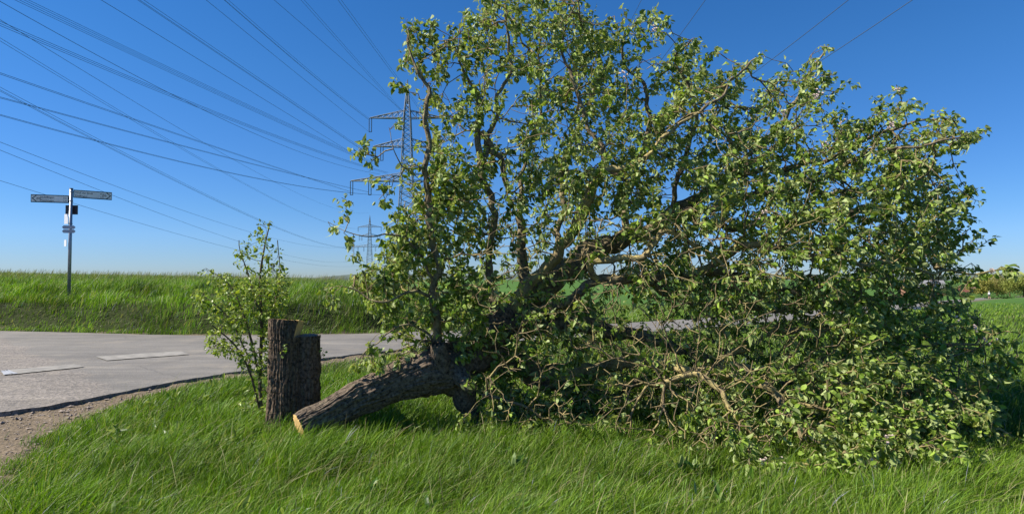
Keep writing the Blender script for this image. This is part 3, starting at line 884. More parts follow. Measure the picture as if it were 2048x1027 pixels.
# ------------------------------------------------------------------ stump
def stump():
    D0 = 6.42
    base = P(588, 860, D0); cx0 = base[0]
    t = thing('tree_stump', (cx0, D0, 0), 'freshly sawn upright stump of dark furrowed bark with a stepped top beside the road', 'stump')
    k = D0 / FPX
    z_low = P(620, 671, D0)[2]; z_top = P(575, 633, D0)[2]
    n, m = 340, 220
    th = np.arange(n) / n * 2 * math.pi
    zz = np.linspace(-.05, z_low, m)
    TH, ZZ = np.meshgrid(th, zz)
    # two fused stems: a left one nearer to us, a right one a little behind
    def lobe(ax, ay, r):
        dx, dy = np.cos(TH), np.sin(TH)
        b = dx * ax + dy * ay
        c = ax * ax + ay * ay - r * r
        return b + np.sqrt(np.maximum(b * b - c, 1e-6))
    flare = 1 + (.12 + .06 * np.sin(TH * 5 + 1)) * (1 - ss(0, .40, ZZ)) + .05 * (1 - ZZ / z_low) + .05 * fbm(np.stack([np.cos(TH) * 1.2, np.sin(TH) * 1.2, ZZ * 2.2], -1), 2)
    RR = np.maximum(lobe(-.068 + TH * 0, -.035, .178) * flare, lobe(.092 + TH * 0, .045, .150) * flare)
    f = 9.5
    q = np.stack([np.cos(TH) * f, np.sin(TH) * f, ZZ * 1.7], -1)
    q = q + fbm(np.stack([np.cos(TH) * 2, np.sin(TH) * 2, ZZ * 6], -1), 3)[..., None] * .7
    r1 = 1 - np.abs(vnoise(q)) * 2.0
    r2 = 1 - np.abs(vnoise(q * [1.9, 1.9, 1.7] + 5)) * 2.0
    h = .6 * r1 + .4 * r2
    groovy = -np.clip(h - .15, 0, 1) * 1.3 + .35 * vnoise(q * np.array([3.5, 3.5, 9.]))
    G = .025 * groovy
    RR = RR + G
    def surf(RRa, ZZa, x0=0.):
        return np.stack([cx0 + RRa * np.cos(TH[:RRa.shape[0]]), D0 + RRa * np.sin(TH[:RRa.shape[0]]), ZZa], -1)
    V = surf(RR, ZZ)
    i = np.arange(m - 1)[:, None] * n; kk = np.arange(n)[None, :]
    F = np.stack([i + kk, i + (kk + 1) % n, i + n + (kk + 1) % n, i + n + kk], -1).reshape(-1, 4)
    link('bark', mesh_np('bark', V.reshape(-1, 3), None, F, mat=M_stump, smooth=True), t)
    # lower top face, weathered and slightly uneven
    ring = V[-1]
    rows = [ring]
    for s in (.85, .6, .3, .02):
        p = ring * s + np.array([cx0, D0, z_low]) * (1 - s)
        p[:, 2] = z_low + .012 * n2(p[:, 0], p[:, 1], 14, 3) + (.006 if s < .9 else 0)
        rows.append(p)
    TV = np.concatenate(rows)
    i = np.arange(4)[:, None] * n
    F = np.stack([i + kk, i + (kk + 1) % n, i + n + (kk + 1) % n, i + n + kk], -1).reshape(-1, 4)
    link('lower_cut_face', mesh_np('lower_cut_face', TV, None, F, mat=M_wood_old, smooth=True), t)
    # taller left stem above the step: clipped by the hinge cut
    m2 = 60
    # hinge plane: leaning outwards, x <= xs(z)
    z2 = np.linspace(z_low - .02, z_top, m2)
    TH2, Z2 = np.meshgrid(th, z2)
    dx, dy = np.cos(TH2), np.sin(TH2)
    ax, ay, r = -.068, -.035, .183
    b = dx * ax + dy * ay
    R2 = b + np.sqrt(np.maximum(b * b - (ax * ax + ay * ay - r * r), 1e-6))
    q = np.stack([dx * f, dy * f, Z2 * 1.7], -1)
    q = q + fbm(np.stack([dx * 2, dy * 2, Z2 * 6], -1), 3)[..., None] * .7
    h = .6 * (1 - np.abs(vnoise(q)) * 2.0) + .4 * (1 - np.abs(vnoise(q * [1.9, 1.9, 1.7] + 5)) * 2.0)
    R2 = R2 + .025 * (-np.clip(h - .15, 0, 1) * 1.3 + .35 * vnoise(q * np.array([3.5, 3.5, 9.])))
    PX = cx0 + R2 * dx; PY = D0 + R2 * dy
    # plane through x = cx0 + .045 at the viewer side, sloping so its sawn face looks a little towards us
    s = (Z2 - z_low) / (z_top - z_low)
    xs = cx0 + .030 + .035 * s - (PY - D0) * .10
    clip = PX > xs
    PX = np.where(clip, xs, PX)
    ztilt = (-.022 * np.clip((PX - (cx0 - .24)) / .33, 0, 1.3) - .10 * (PY - D0 + .2) + .008 * n2(PX, PY, 18., 2)) * ss(0, 1, s)
    V2 = np.stack([PX, PY, Z2 + ztilt], -1)
    i = np.arange(m2 - 1)[:, None] * n
    F = np.stack([i + kk, i + (kk + 1) % n, i + n + (kk + 1) % n, i + n + kk], -1).reshape(-1, 4)
    cf = clip.reshape(-1)[F].sum(1) >= 3
    VV = V2.reshape(-1, 3)
    link('upper_bark', mesh_np('upper_bark', VV, None, F[~cf], mat=M_stump, smooth=True), t)
    def sub(Fs):
        u, inv = np.unique(Fs, return_inverse=True)
        return VV[u], inv.reshape(Fs.shape)
    Vc, Fc = sub(F[cf])
    link('hinge_cut_face', mesh_np('hinge_cut_face', Vc, None, Fc, mat=M_wood, smooth=False), t, label='pale yellow sawn side face of the step')
    ring = V2[-1]; cen = ring.mean(0)
    rows = [ring] + [ring * a + cen * (1 - a) for a in (.7, .35, .02)]
    TV = np.concatenate(rows)
    i = np.arange(3)[:, None] * n
    F = np.stack([i + kk, i + (kk + 1) % n, i + n + (kk + 1) % n, i + n + kk], -1).reshape(-1, 4)
    link('top_cut_face', mesh_np('top_cut_face', TV, None, F, mat=M_wood, smooth=True), t)
stump()

# ------------------------------------------------------------------ fallen tree: limbs
# (px, py, half width px, distance)
LIMBS = {
 'trunk': [(599, 854, 25, 5.84), (614, 847, 27, 5.88), (660, 826, 30, 5.98), (715, 797, 34, 6.14), (790, 766, 39, 6.28), (850, 742, 45, 6.38), (900, 738, 44, 6.45)],
 'leg': [(875, 745, 40, 6.45), (908, 765, 28, 6.48), (930, 805, 20, 6.5), (943, 862, 16, 6.5)],
 'low': [(890, 728, 40, 6.45), (960, 700, 34, 6.7), (1040, 728, 30, 6.95), (1120, 765, 30, 7.1), (1195, 800, 24, 7.2), (1290, 838, 16, 7.3)],
 'hub': [(880, 735, 42, 6.45), (935, 708, 40, 6.6), (985, 665, 36, 6.75), (1012, 630, 33, 6.85)],
 'boughb': [(1005, 645, 30, 6.85), (1060, 595, 27, 7.0), (1135, 542, 25, 7.2), (1195, 503, 23, 7.35), (1255, 478, 18, 7.5), (1340, 432, 15, 7.7), (1430, 375, 11, 7.9), (1520, 320, 7, 8.0), (1600, 250, 4, 8.0)],
 'stem_a': [(1002, 650, 15, 6.75), (993, 590, 13, 6.7), (982, 520, 10, 6.65), (986, 440, 9, 6.6), (972, 380, 9, 6.6), (965, 310, 10, 6.6), (955, 240, 8, 6.65), (950, 180, 5, 6.7), (925, 130, 3, 6.7), (905, 80, 2, 6.7)],
 'stem_a2': [(1018, 385, 6, 6.75), (1003, 340, 8, 6.7), (975, 285, 8, 6.62), (963, 262, 8, 6.6)],
 'stem_c': [(1025, 615, 18, 6.8), (1072, 560, 14, 6.7), (1130, 490, 13, 6.6), (1163, 425, 13, 6.5), (1190, 372, 12, 6.45), (1212, 345, 11, 6.4), (1265, 335, 8, 6.35), (1312, 300, 6, 6.3), (1330, 265, 5, 6.3), (1400, 225, 3, 6.3)],
 'stem_c2': [(1055, 585, 17, 6.9), (1046, 540, 15, 6.95), (1044, 490, 13, 7.0), (1038, 430, 10, 7.1), (1045, 370, 7, 7.2), (1060, 300, 5, 7.3), (1085, 200, 4, 7.3), (1075, 100, 3, 7.2)],
 'bough_d': [(1030, 648, 20, 6.75), (1100, 620, 17, 6.6), (1152, 586, 15, 6.5), (1192, 560, 13, 6.45), (1290, 558, 13, 6.5), (1390, 546, 12, 6.6), (1500, 560, 9, 6.7), (1600, 590, 6, 6.7)],
 'knee': [(1200, 560, 8, 6.5), (1186, 545, 8, 6.4), (1187, 523, 8, 6.3), (1215, 519, 9, 6.25), (1282, 510, 8, 6.15), (1342, 466, 7, 6.1), (1385, 492, 5.5, 6.1), (1440, 530, 4, 6.1), (1480, 575, 3, 6.1), (1530, 600, 2, 6.1)],
 'bough_f': [(1010, 665, 22, 6.85), (1090, 656, 21, 6.9), (1180, 652, 19, 6.95), (1240, 664, 15, 6.9), (1350, 694, 12, 6.6), (1440, 722, 11, 6.2), (1530, 768, 10, 5.8), (1585, 822, 8, 5.5), (1605, 880, 5, 5.3)],
 'bough_g': [(1130, 760, 20, 7.0), (1200, 735, 17, 6.8), (1290, 725, 13, 6.5), (1400, 740, 11, 6.1), (1500, 760, 8, 5.8), (1580, 800, 6, 5.6), (1700, 830, 4, 5.5)],
 'up_l': [(885, 715, 14, 6.4), (880, 640, 11, 6.35), (872, 540, 10, 6.3), (863, 430, 9, 6.3), (857, 330, 8, 6.3), (855, 270, 7, 6.3), (850, 190, 6, 6.3), (835, 140, 4, 6.3), (815, 85, 2.5, 6.3)],
 'arch_l': [(880, 610, 5, 6.35), (858, 540, 4, 6.2), (830, 495, 3.2, 6.1), (790, 468, 2.6, 6.0), (735, 474, 1.8, 5.9), (690, 462, 1.2, 5.9)],
 'arch_l2': [(868, 420, 4, 6.3), (850, 340, 2.5, 6.2), (815, 332, 2.2, 6.1), (792, 318, 1.8, 6.0), (786, 290, 1.2, 6.0), (778, 255, 1., 6.0)],
 'arch_l3': [(876, 600, 5, 6.35), (820, 585, 4, 6.2), (760, 600, 3, 6.1), (700, 575, 2, 6.1)],
 'low_l': [(895, 715, 5, 6.4), (850, 660, 3.5, 6.2), (800, 650, 2.5, 6.05), (745, 690, 1.8, 6.0), (720, 715, 1.2, 6.0)],
 'up_m': [(965, 330, 8, 6.6), (990, 240, 6, 6.7), (1000, 180, 5, 6.8), (1026, 110, 4, 6.8), (1010, 30, 2.5, 6.8)],
 'up_n': [(1212, 345, 9, 6.4), (1190, 270, 6, 6.5), (1160, 180, 5, 6.6), (1130, 90, 3.5, 6.7), (1150, 10, 2, 6.7)],
 'up_o': [(1255, 478, 12, 7.5), (1260, 400, 9, 7.6), (1290, 300, 7, 7.7), (1290, 180, 5, 7.7), (1240, 90, 3.5, 7.7), (1290, 30, 2, 7.6)],
 'out_m': [(1430, 375, 9, 7.9), (1500, 350, 8, 7.7), (1600, 330, 7, 7.4), (1690, 300, 6, 7.1), (1780, 255, 4, 6.9), (1885, 235, 2, 6.8)],
 'out_n': [(1340, 432, 11, 7.7), (1460, 400, 9, 7.4), (1600, 365, 8, 7.0), (1700, 325, 6, 6.7), (1800, 300, 4, 6.5), (1920, 275, 2.5, 6.4)],
 'out_o': [(1340, 432, 10, 7.7), (1500, 450, 9, 8.0), (1700, 425, 8, 8.1), (1830, 420, 6, 8.0), (1930, 430, 2.5, 7.9)],
 'out_p': [(1390, 546, 10, 6.6), (1480, 500, 9, 6.3), (1600, 508, 7, 6.2), (1760, 530, 4.5, 6.1), (1890, 548, 3, 6.0), (2015, 537, 1.5, 5.9)],
 'out_q': [(1440, 722, 9, 6.2), (1560, 660, 8, 6.4), (1700, 670, 7, 6.5), (1830, 690, 5, 6.5), (1980, 690, 2.5, 6.4)],
 'out_r': [(1400, 740, 9, 6.1), (1560, 740, 7, 6.1), (1720, 770, 6, 6.0), (1880, 800, 5, 5.9), (2035, 878, 2.5, 5.8)],
 'out_s': [(1290, 838, 10, 7.3), (1400, 850, 9, 6.6), (1520, 870, 7, 5.9), (1650, 905, 5, 5.4), (1800, 925, 3, 5.15)],
 'out_t': [(1430, 375, 8, 7.9), (1560, 250, 6, 7.8), (1620, 150, 4, 7.6), (1655, 95, 2, 7.5)],
 'out_u': [(1520, 320, 7, 8.0), (1650, 380, 7, 8.3), (1780, 370, 5, 8.3), (1870, 370, 3, 8.2)],
 'out_v': [(1290, 558, 9, 6.5), (1400, 600, 8, 6.9), (1550, 620, 8, 7.4), (1700, 600, 6, 7.6), (1860, 600, 4, 7.6), (1960, 640, 2, 7.5)],
 'out_w': [(1195, 800, 12, 7.2), (1280, 770, 10, 7.6), (1420, 780, 9, 8.0), (1560, 770, 7, 8.0), (1720, 740, 5, 7.9), (1900, 740, 3, 7.6)],
 'front_a': [(965, 790, 6, 6.35), (1010, 798, 4.5, 6.3), (1060, 822, 3.5, 6.2), (1095, 845, 2, 6.15)],
 'front_b': [(1330, 765, 6, 5.7), (1390, 750, 7, 5.6), (1440, 785, 6, 5.45), (1480, 840, 5, 5.3), (1520, 880, 3, 5.2)],
 'up_p': [(1120, 520, 9, 7.2), (1120, 420, 8, 7.5), (1140, 300, 6, 7.7), (1190, 180, 5, 7.7), (1200, 80, 3, 7.6)],
 'up_q': [(1340, 432, 8, 7.7), (1370, 330, 7, 7.6), (1390, 220, 5, 7.4), (1350, 120, 4, 7.2), (1380, 85, 2.5, 7.1)],
 'up_r': [(1400, 225, 5, 6.3), (1450, 180, 4, 6.5), (1500, 125, 2.5, 6.6)],
}
base0 = np.array([(P(598, 856, 5.8))[0], 5.8, 0.])
tree = thing('fallen_tree', tuple(base0), 'large fallen fruit tree lying on the grass, its leafy crown spread over the verge', 'tree')
nodes = []      # skeleton: position, parent, path length, radius, limb flag
npos = []; npar = []; nplen = []; nrad = []
ORDER = list(LIMBS)
LICH = ('knee', 'front_b', 'bough_g', 'out_p', 'out_q', 'out_r', 'out_s', 'stem_c', 'out_v')
for li, nm in enumerate(ORDER):
    L = LIMBS[nm]
    c = np.array([[*P(a, b, d), r / FPX * d] for a, b, r, d in L])
    big = nm in ('trunk', 'leg', 'low', 'hub', 'boughb', 'bough_f')
    q = catmull(c, .0065 if nm == 'trunk' else (.012 if big else .022))
    pts = q[:, :3].copy(); rad = np.maximum(q[:, 3] * (1. if nm in ('trunk', 'leg', 'hub') else (.85 if big else .72)), .002)
    s = np.arange(len(pts)) * (.0065 if nm == 'trunk' else (.012 if big else .022))
    if nm != 'trunk':
        wob = np.stack([fbm(np.stack([s * 4 + li * 3.1, s * 0 + k * 5.5, s * 0], -1), 3) for k in range(3)], -1)
        env = np.minimum(1, np.minimum(s, s[-1] - s) / .3)[:, None]
        wob2 = np.stack([vnoise(np.stack([s * 9 + li * 7.7, s * 0 + k * 3.5, s * 0], -1)) for k in range(3)], -1)
        pts = pts + wob * env * (.06 + .35 * np.minimum(rad, .06)[:, None]) + wob2 * env * (.016 + .12 * np.minimum(rad, .06)[:, None])
    name = 'trunk' if nm == 'trunk' else 'limb'
    if nm == 'trunk':
        # burl where an old branch was lost
        V, F = bark_tube(pts, rad, 300, .014, 3., 8.5, .16, 1.9)
        bm_ = P(715, 775, 6.0)
        dd = np.linalg.norm(V - bm_, axis=1)
        cen = np.repeat(pts, 300, 0); out = V - cen; out /= np.linalg.norm(out, axis=1)[:, None]
        V = V + out * ((.062 + .02 * vnoise(V * 40)) * np.exp(-(dd / .085) ** 2))[:, None]
        bm_ = P(745, 800, 5.95); dd = np.linalg.norm(V - bm_, axis=1)
        V = V + out * ((.05 + .02 * vnoise(V * 30)) * np.exp(-(dd / .11) ** 2))[:, None]
        bm_ = P(858, 700, 6.2); dd = np.linalg.norm(V - bm_, axis=1)
        V = V + out * (.05 * np.exp(-(dd / .11) ** 2))[:, None]
        trunk_o = link('trunk', mesh_np('trunk', V, None, F, mat=M_trunk, smooth=True), tree)
        # sawn end
        ring = V[:300]; cen = ring.mean(0); ax = pts[0] - pts[3]; ax /= np.linalg.norm(ax)
        rows = [ring + ax * .001] + [(ring * a + cen * (1 - a)) + ax * (.004 + .002 * (1 - a)) for a in (.96, .6, .3, .02)]
        TV = np.concatenate(rows); kk = np.arange(300)[None, :]
        i = np.arange(4)[:, None] * 300
        FF = np.stack([i + kk, i + (kk + 1) % 300, i + 300 + (kk + 1) % 300, i + 300 + kk], -1).reshape(-1, 4)
        link('cut_face', mesh_np('cut_face', TV, None, FF[:, ::-1], mat=M_wood, smooth=True), trunk_o, label='pale orange sawn end of the trunk')
    elif big:
        V, F = bark_tube(pts, rad, 96, .007, li * 1.7, 5.5, .12, 3.0)
        link('limb', mesh_np('limb', V, None, F, mat=M_trunk if nm in ('leg', 'hub') else M_limb, smooth=True), tree)
    else:
        V, F = bark_tube(pts, rad * (1.15 if nm in LICH else 1.), 28 if rad.max() > .03 else 12, .10 * 0 + min(.004, rad.max() * .12), li * 1.7, 4., .22, 4.)
        link('limb', mesh_np('limb', V, None, F, mat=M_lich if nm in LICH else M_limb, smooth=True), tree)
    # skeleton nodes
    if nm in ('trunk', 'leg'): continue
    q = pts[::max(1, int(.09 / (.012 if big else .022)))]
    rq = rad[::max(1, int(.09 / (.012 if big else .022)))]
    for k in range(len(q)):
        npos.append(q[k]); npar.append(-1); nrad.append(rq[k]); nplen.append(k / max(1, len(q)) * .25)
# broken hollow stub and a sawn branch end on the front
c = np.array([[*P(a, b, d), r / FPX * d] for a, b, r, d in [(885, 735, 22, 6.3), (880, 705, 17, 6.22), (878, 686, 15, 6.2)]])
q = catmull(c, .006); V, F = bark_tube(q[:, :3], q[:, 3], 80, .007, 9., 5, .2, 3.)
V[-80:, 2] += .02 * np.sin(np.arange(80) * .9)
link('broken_stub', mesh_np('broken_stub', V, None, F, mat=M_trunk, smooth=True), tree)
c = np.array([[*P(a, b, d), r / FPX * d] for a, b, r, d in [(908, 738, 22, 6.35), (930, 762, 15, 6.22), (944, 776, 12, 6.14)]])
q = catmull(c, .006); V, F = bark_tube(q[:, :3], q[:, 3], 80, .007, 19., 5, .2, 3.)
so_ = link('sawn_stub', mesh_np('sawn_stub', V, None, F, mat=M_trunk, smooth=True), tree)
ring = V[-80:]; cen = ring.mean(0); TV = np.concatenate([ring, [cen]])
link('stub_cut_face', mesh_np('stub_cut_face', TV, [(k, (k + 1) % 80, 80) for k in range(80)], None, mat=M_wood_old), so_)

# ------------------------------------------------------------------ fallen tree: twigs grown to points spread through the crown
POLY = np.array([(800, 75), (815, 52), (870, 62), (925, 45), (938, 95), (962, 25), (1000, -30), (1160, -20), (1190, 55), (1240, 65), (1290, 35), (1315, 60), (1330, 90), (1378, 95), (1385, 125),
 (1440, 135), (1500, 135), (1530, 165), (1600, 155), (1640, 130), (1655, 175), (1660, 215), (1720, 240), (1790, 215), (1815, 245), (1890, 240), (1938, 275), (1870, 300), (1868, 350), (1925, 372), (1938, 430), (1905, 455),
 (1935, 492), (1890, 512), (1900, 545), (1880, 575), (1940, 610), (1965, 660), (1990, 700), (2000, 760), (1950, 790), (1990, 840), (1960, 895), (1910, 940), (1840, 950), (1740, 972), (1620, 965), (1500, 935), (1400, 905),
 (1290, 900), (1200, 870), (1080, 850), (990, 850), (960, 800), (930, 720), (880, 705), (800, 735), (745, 735), (745, 690), (775, 650), (735, 610), (700, 570), (770, 520), (780, 480), (800, 420), (810, 350), (835, 310), (842, 220), (835, 150), (805, 110)], float)
def inpoly(px, py, poly):
    c = np.zeros(len(px), bool); n = len(poly); j = n - 1
    for i_ in range(n):
        xi, yi = poly[i_]; xj, yj = poly[j]
        h = ((yi > py) != (yj > py)) & (px < (xj - xi) * (py - yi) / (yj - yi + 1e-9) + xi)
        c ^= h; j = i_
    return c
def polydist(px, py, poly):
    d = np.full(len(px), 1e9); n = len(poly)
    for i_ in range(n):
        a_ = poly[i_]; b_ = poly[(i_ + 1) % n]; ab = b_ - a_
        t_ = np.clip(((px - a_[0]) * ab[0] + (py - a_[1]) * ab[1]) / (ab @ ab), 0, 1)
        d = np.minimum(d, np.hypot(px - a_[0] - t_ * ab[0], py - a_[1] - t_ * ab[1]))
    return d
def crown_points(nw):
    out = []
    px = RNG.uniform(690, 2010, nw * 4); py = RNG.uniform(-30, 975, nw * 4)
    ok = inpoly(px, py, POLY); px, py = px[ok], py[ok]
    d = polydist(px, py, POLY)
    # clumpy, with openings
    cl = n2(px / 90, py / 90, 1., 3, 40.)
    dens = .62 + .75 * cl
    dens *= np.where(px < 960, .85, 1.)                                             # loose left side
    dens *= np.where((px > 960) & (px < 1330) & (py > 420) & (py < 640), .62, 1.)    # open middle, limbs show
    dens *= np.where((px > 930) & (px < 1300) & (py > 640) & (py < 870), .9, 1.)
    dens *= np.where((px > 1300) & (py > 560), 1.1, 1.) * np.where((px > 1250) & (px < 1700) & (py > 600) & (py < 860), .7, 1.)
    dens *= np.where((py < 260), .78, 1.) * np.where((px > 1500) & (py < 480), .78, 1.) * np.where((px > 1780) & (py > 480), .75, 1.)
    ok = RNG.random(len(px)) < dens; px, py, d = px[ok], py[ok], d[ok]
    e = 1 - np.clip(d / 170, 0, 1)
    front = 5.95 - 1.0 * ss(600, 930, py) * ss(1150, 1450, px) + .35 * (1 - ss(0, 500, py)) + np.where(px < 960, .2, .6) * e * (1 - ss(750, 900, py)) - .35 * ss(1300, 1700, px) * ss(200, 500, py)
    back = np.where(px < 960, 7.5, 9.0) - np.where(px < 960, .6, 1.2) * e
    gl = np.where(py > 560, 1.53 * FPX / np.maximum(py - 553, 1), 99.)
    back = np.minimum(back, gl)
    ok = back > front - .25; px, py, front, back = px[ok], py[ok], front[ok], back[ok]
    back = np.maximum(back, front + .02)
    D = front + (back - front) * RNG.random(len(px)) ** 1.3
    pts = np.array([P(a_, b_, c_) for a_, b_, c_ in zip(px, py, D)])
    inner = (D - front) / (back - front + 1e-6)
    return pts[:nw], inner[:nw], px[:nw], py[:nw]
def clumped(nc, per, sd_):
    p_, i_, a_, b_ = crown_points(nc)
    m_ = RNG.integers(per[0], per[1], len(p_))
    k_ = np.repeat(np.arange(len(p_)), m_)
    j_ = np.concatenate([np.arange(v) for v in m_])
    hub = np.array([0., 6.9, .7])
    dr = p_ - hub; dr /= np.linalg.norm(dr, axis=1)[:, None]
    dr = dr * .8 + np.array([.25, 0, .10]) + RNG.normal(size=dr.shape) * .42
    dr /= np.linalg.norm(dr, axis=1)[:, None]
    q_ = p_[k_] + dr[k_] * ((j_ - m_[k_] / 2.) * .058)[:, None] + RNG.normal(size=(len(k_), 3)) * sd_
    q_[:, 2] = np.maximum(q_[:, 2], .06)
    return q_, i_[k_]
pts_c, inner_c = clumped(2950, (3, 7), .018)
print('attractors', len(pts_c))
# sprigs that stand clear of the crown
SPR = [(735, 300), (722, 292), (712, 308), (748, 322), (792, 162), (808, 172), (792, 243), (765, 372), (770, 405), (748, 360), (690, 400), (692, 425), (700, 510), (668, 457), (700, 480), (715, 545), (660, 575), (655, 600),
       (930, 38), (955, 2), (985, 15), (1300, 20), (1375, 78), (1385, 88), (1232, 40), (1425, 102), (1510, 112), (1500, 135), (1650, 92), (1645, 150), (1662, 152), (1622, 128), (1800, 180), (1795, 215), (1890, 225), (1905, 235), (1925, 275), (1935, 268),
       (1860, 290), (1855, 325), (1935, 370), (1938, 435), (1935, 492), (1890, 515), (1925, 555), (1950, 560), (1985, 545), (2000, 540), (2015, 535), (2022, 542), (1960, 655), (1985, 690), (2010, 750), (1990, 745), (2000, 880), (2035, 878), (1985, 882), (1230, 770), (1225, 800), (1240, 830), (925, 835), (922, 850), (1285, 890), (1290, 880),
       (720, 720), (735, 705), (760, 730), (710, 730), (745, 600), (760, 560), (1790, 175), (1750, 200)]
extra = []
_cum = np.concatenate([[0], np.cumsum(np.hypot(*np.diff(np.vstack([POLY, POLY[:1]]), axis=0).T))])
_cen = np.array([1380, 560.])
for _ in range(95):
    s_ = random.uniform(0, _cum[-1] * .62)
    i_ = int(np.searchsorted(_cum, s_) - 1); f_ = (s_ - _cum[i_]) / (_cum[i_ + 1] - _cum[i_] + 1e-9)
    q_ = POLY[i_] * (1 - f_) + POLY[(i_ + 1) % len(POLY)] * f_
    o_ = (q_ - _cen) / np.linalg.norm(q_ - _cen) * .6 + np.array([.55, -.1]); o_ /= np.linalg.norm(o_)
    L_ = random.uniform(15, 55); D = random.uniform(6.4, 7.6)
    if q_[1] > 560: D = min(D, 5.9)
    for k in range(int(L_ / 12) + 1):
        w_ = q_ + o_ * (k * 13) + np.random.default_rng(_ * 9 + k).normal(size=2) * 4
        extra.append(P(w_[0], w_[1], D + k * .02))
for a_, b_ in SPR:
    D = 6.05 if a_ < 900 else (6.7 if b_ < 500 else 5.9)
    if b_ > 850: D = 5.6
    if a_ > 1600 and b_ < 480: D = 6.9
    for k in range(3):
        extra.append(P(a_ + random.gauss(0, 7), b_ + random.gauss(0, 5), D + random.gauss(0, .06)))
# bare twigs: the lit tangle in the lower middle, and a thinner scatter elsewhere
bare_p = []
for _ in range(9000):
    a_ = random.uniform(700, 1980); b_ = random.uniform(30, 930)
    w_ = .9 if (960 < a_ < 1700 and 420 < b_ < 900) else .22
    if random.random() > w_ or not inpoly(np.array([a_]), np.array([b_]), POLY)[0]: continue
    D = random.uniform(5.75, 8.2) - .9 * float(ss(600, 930, b_) * ss(1150, 1450, a_))
    if b_ > 560: D = min(D, 1.5 * FPX / (b_ - 553))
    if a_ < 960: D = min(D, 7.3)
    elif w_ > .5 and random.random() < .45: D = min(D, random.uniform(5.4, 6.1) - .75 * float(ss(600, 930, b_) * ss(1150, 1450, a_)))
    bare_p.append(P(a_, b_, max(D, 4.95)))
bare_p = np.array(bare_p)[:3000]
NB = len(pts_c) + len(extra)
att = np.concatenate([pts_c, np.array(extra), bare_p])
inn = np.concatenate([inner_c, np.zeros(len(extra)), np.ones(len(bare_p)) * .5])

def grow(att, npos, npar, nplen, nrad, step=.085, bf=.45, jit=.020, NBARE=10 ** 9):
    cap = len(npos) + len(att) * 14 + 100
    PO = np.zeros((cap, 3)); PO[:len(npos)] = npos
    PL = np.zeros(cap); PL[:len(npos)] = nplen
    PA = list(npar); n = len(npos); n0 = n
    d0 = np.array([np.min(np.sum((PO[:n] - a_) ** 2, 1)) for a_ in att])
    order = np.argsort(d0)
    tips = []
    for k in order:
        a_ = att[k]
        df = PO[:n] - a_
        d = np.sqrt(np.sum(df * df, 1))
        c_ = d + bf * PL[:n]
        j = int(np.argmin(c_))
        L = d[j]
        m = max(1, int(round(L / step)))
        p0 = PO[j].copy()
        pj = PO[PA[j]] if (j >= n0 and PA[j] >= 0) else None
        dirp = (p0 - pj) / (np.linalg.norm(p0 - pj) + 1e-9) if pj is not None else np.zeros(3)
        par = j
        if m > 11: m = 11
        if n + m >= cap: break
        bow = RNG.normal(size=3) * .06 * L + dirp * .22 * L
        for q in range(1, m + 1):
            t_ = q / m
            p = p0 + (a_ - p0) * t_ + bow * math.sin(math.pi * t_) + (RNG.normal(size=3) * jit * (.55 if k >= NBARE else 1) if q < m else 0)
            PO[n] = p; PL[n] = PL[par] + L / m; PA.append(par); par = n; n += 1
        tips.append((n - 1, k))
    return PO[:n], np.array(PA), PL[:n], tips, n0
PO, PA, PL, tips, n0 = grow(att, np.array(npos), npar, nplen, nrad, NBARE=NB)
def radii(PA, n0, base=.0027, ex=.43):
    n = len(PA); cnt = np.zeros(n)
    child = np.zeros(n, int)
    for k in range(n - 1, n0 - 1, -1):
        if child[k] == 0: cnt[k] = 1
        p = PA[k]
        if p >= 0: cnt[p] += cnt[k]; child[p] += 1
    return base * np.maximum(cnt, 1) ** ex, cnt, child
TR, cnt, child = radii(PA, n0)
for n_, a_ in tips:
    if a_ >= NB:
        q_ = n_
        while q_ >= n0 and TR[q_] < .0036: TR[q_] = .0036; q_ = PA[q_]
def twig_mesh(name, PO, PA, TR, n0, mat, sides=4):
    k = np.arange(n0, len(PA)); p = PA[k]
    a_ = PO[p]; b_ = PO[k]
    ra = np.where(p >= n0, np.minimum(TR[p], TR[k] * 1.8), TR[k] * 1.15); rb = TR[k]
    t_ = b_ - a_; t_ /= np.linalg.norm(t_, axis=1)[:, None] + 1e-9
    up = np.where(np.abs(t_[:, 2:3]) < .9, [[0, 0, 1.]], [[1., 0, 0]])
    A = np.cross(up, t_); A /= np.linalg.norm(A, axis=1)[:, None] + 1e-9
    B = np.cross(t_, A)
    th = np.arange(sides) / sides * 2 * math.pi
    cs = np.cos(th)[None, :, None] * A[:, None, :] + np.sin(th)[None, :, None] * B[:, None, :]
    V = np.concatenate([a_[:, None] + cs * ra[:, None, None], b_[:, None] + cs * rb[:, None, None]], 1)
    base = np.arange(len(k))[:, None, None] * sides * 2
    f = np.array([[q, (q + 1) % sides, sides + (q + 1) % sides, sides + q] for q in range(sides)])
    return mesh_np(name, V.reshape(-1, 3), None, (base + f[None]).reshape(-1, 4), mat=mat, smooth=True)
tw = link('twigs', twig_mesh('twigs', PO, PA, TR, n0, M_twig), tree, kind='stuff')

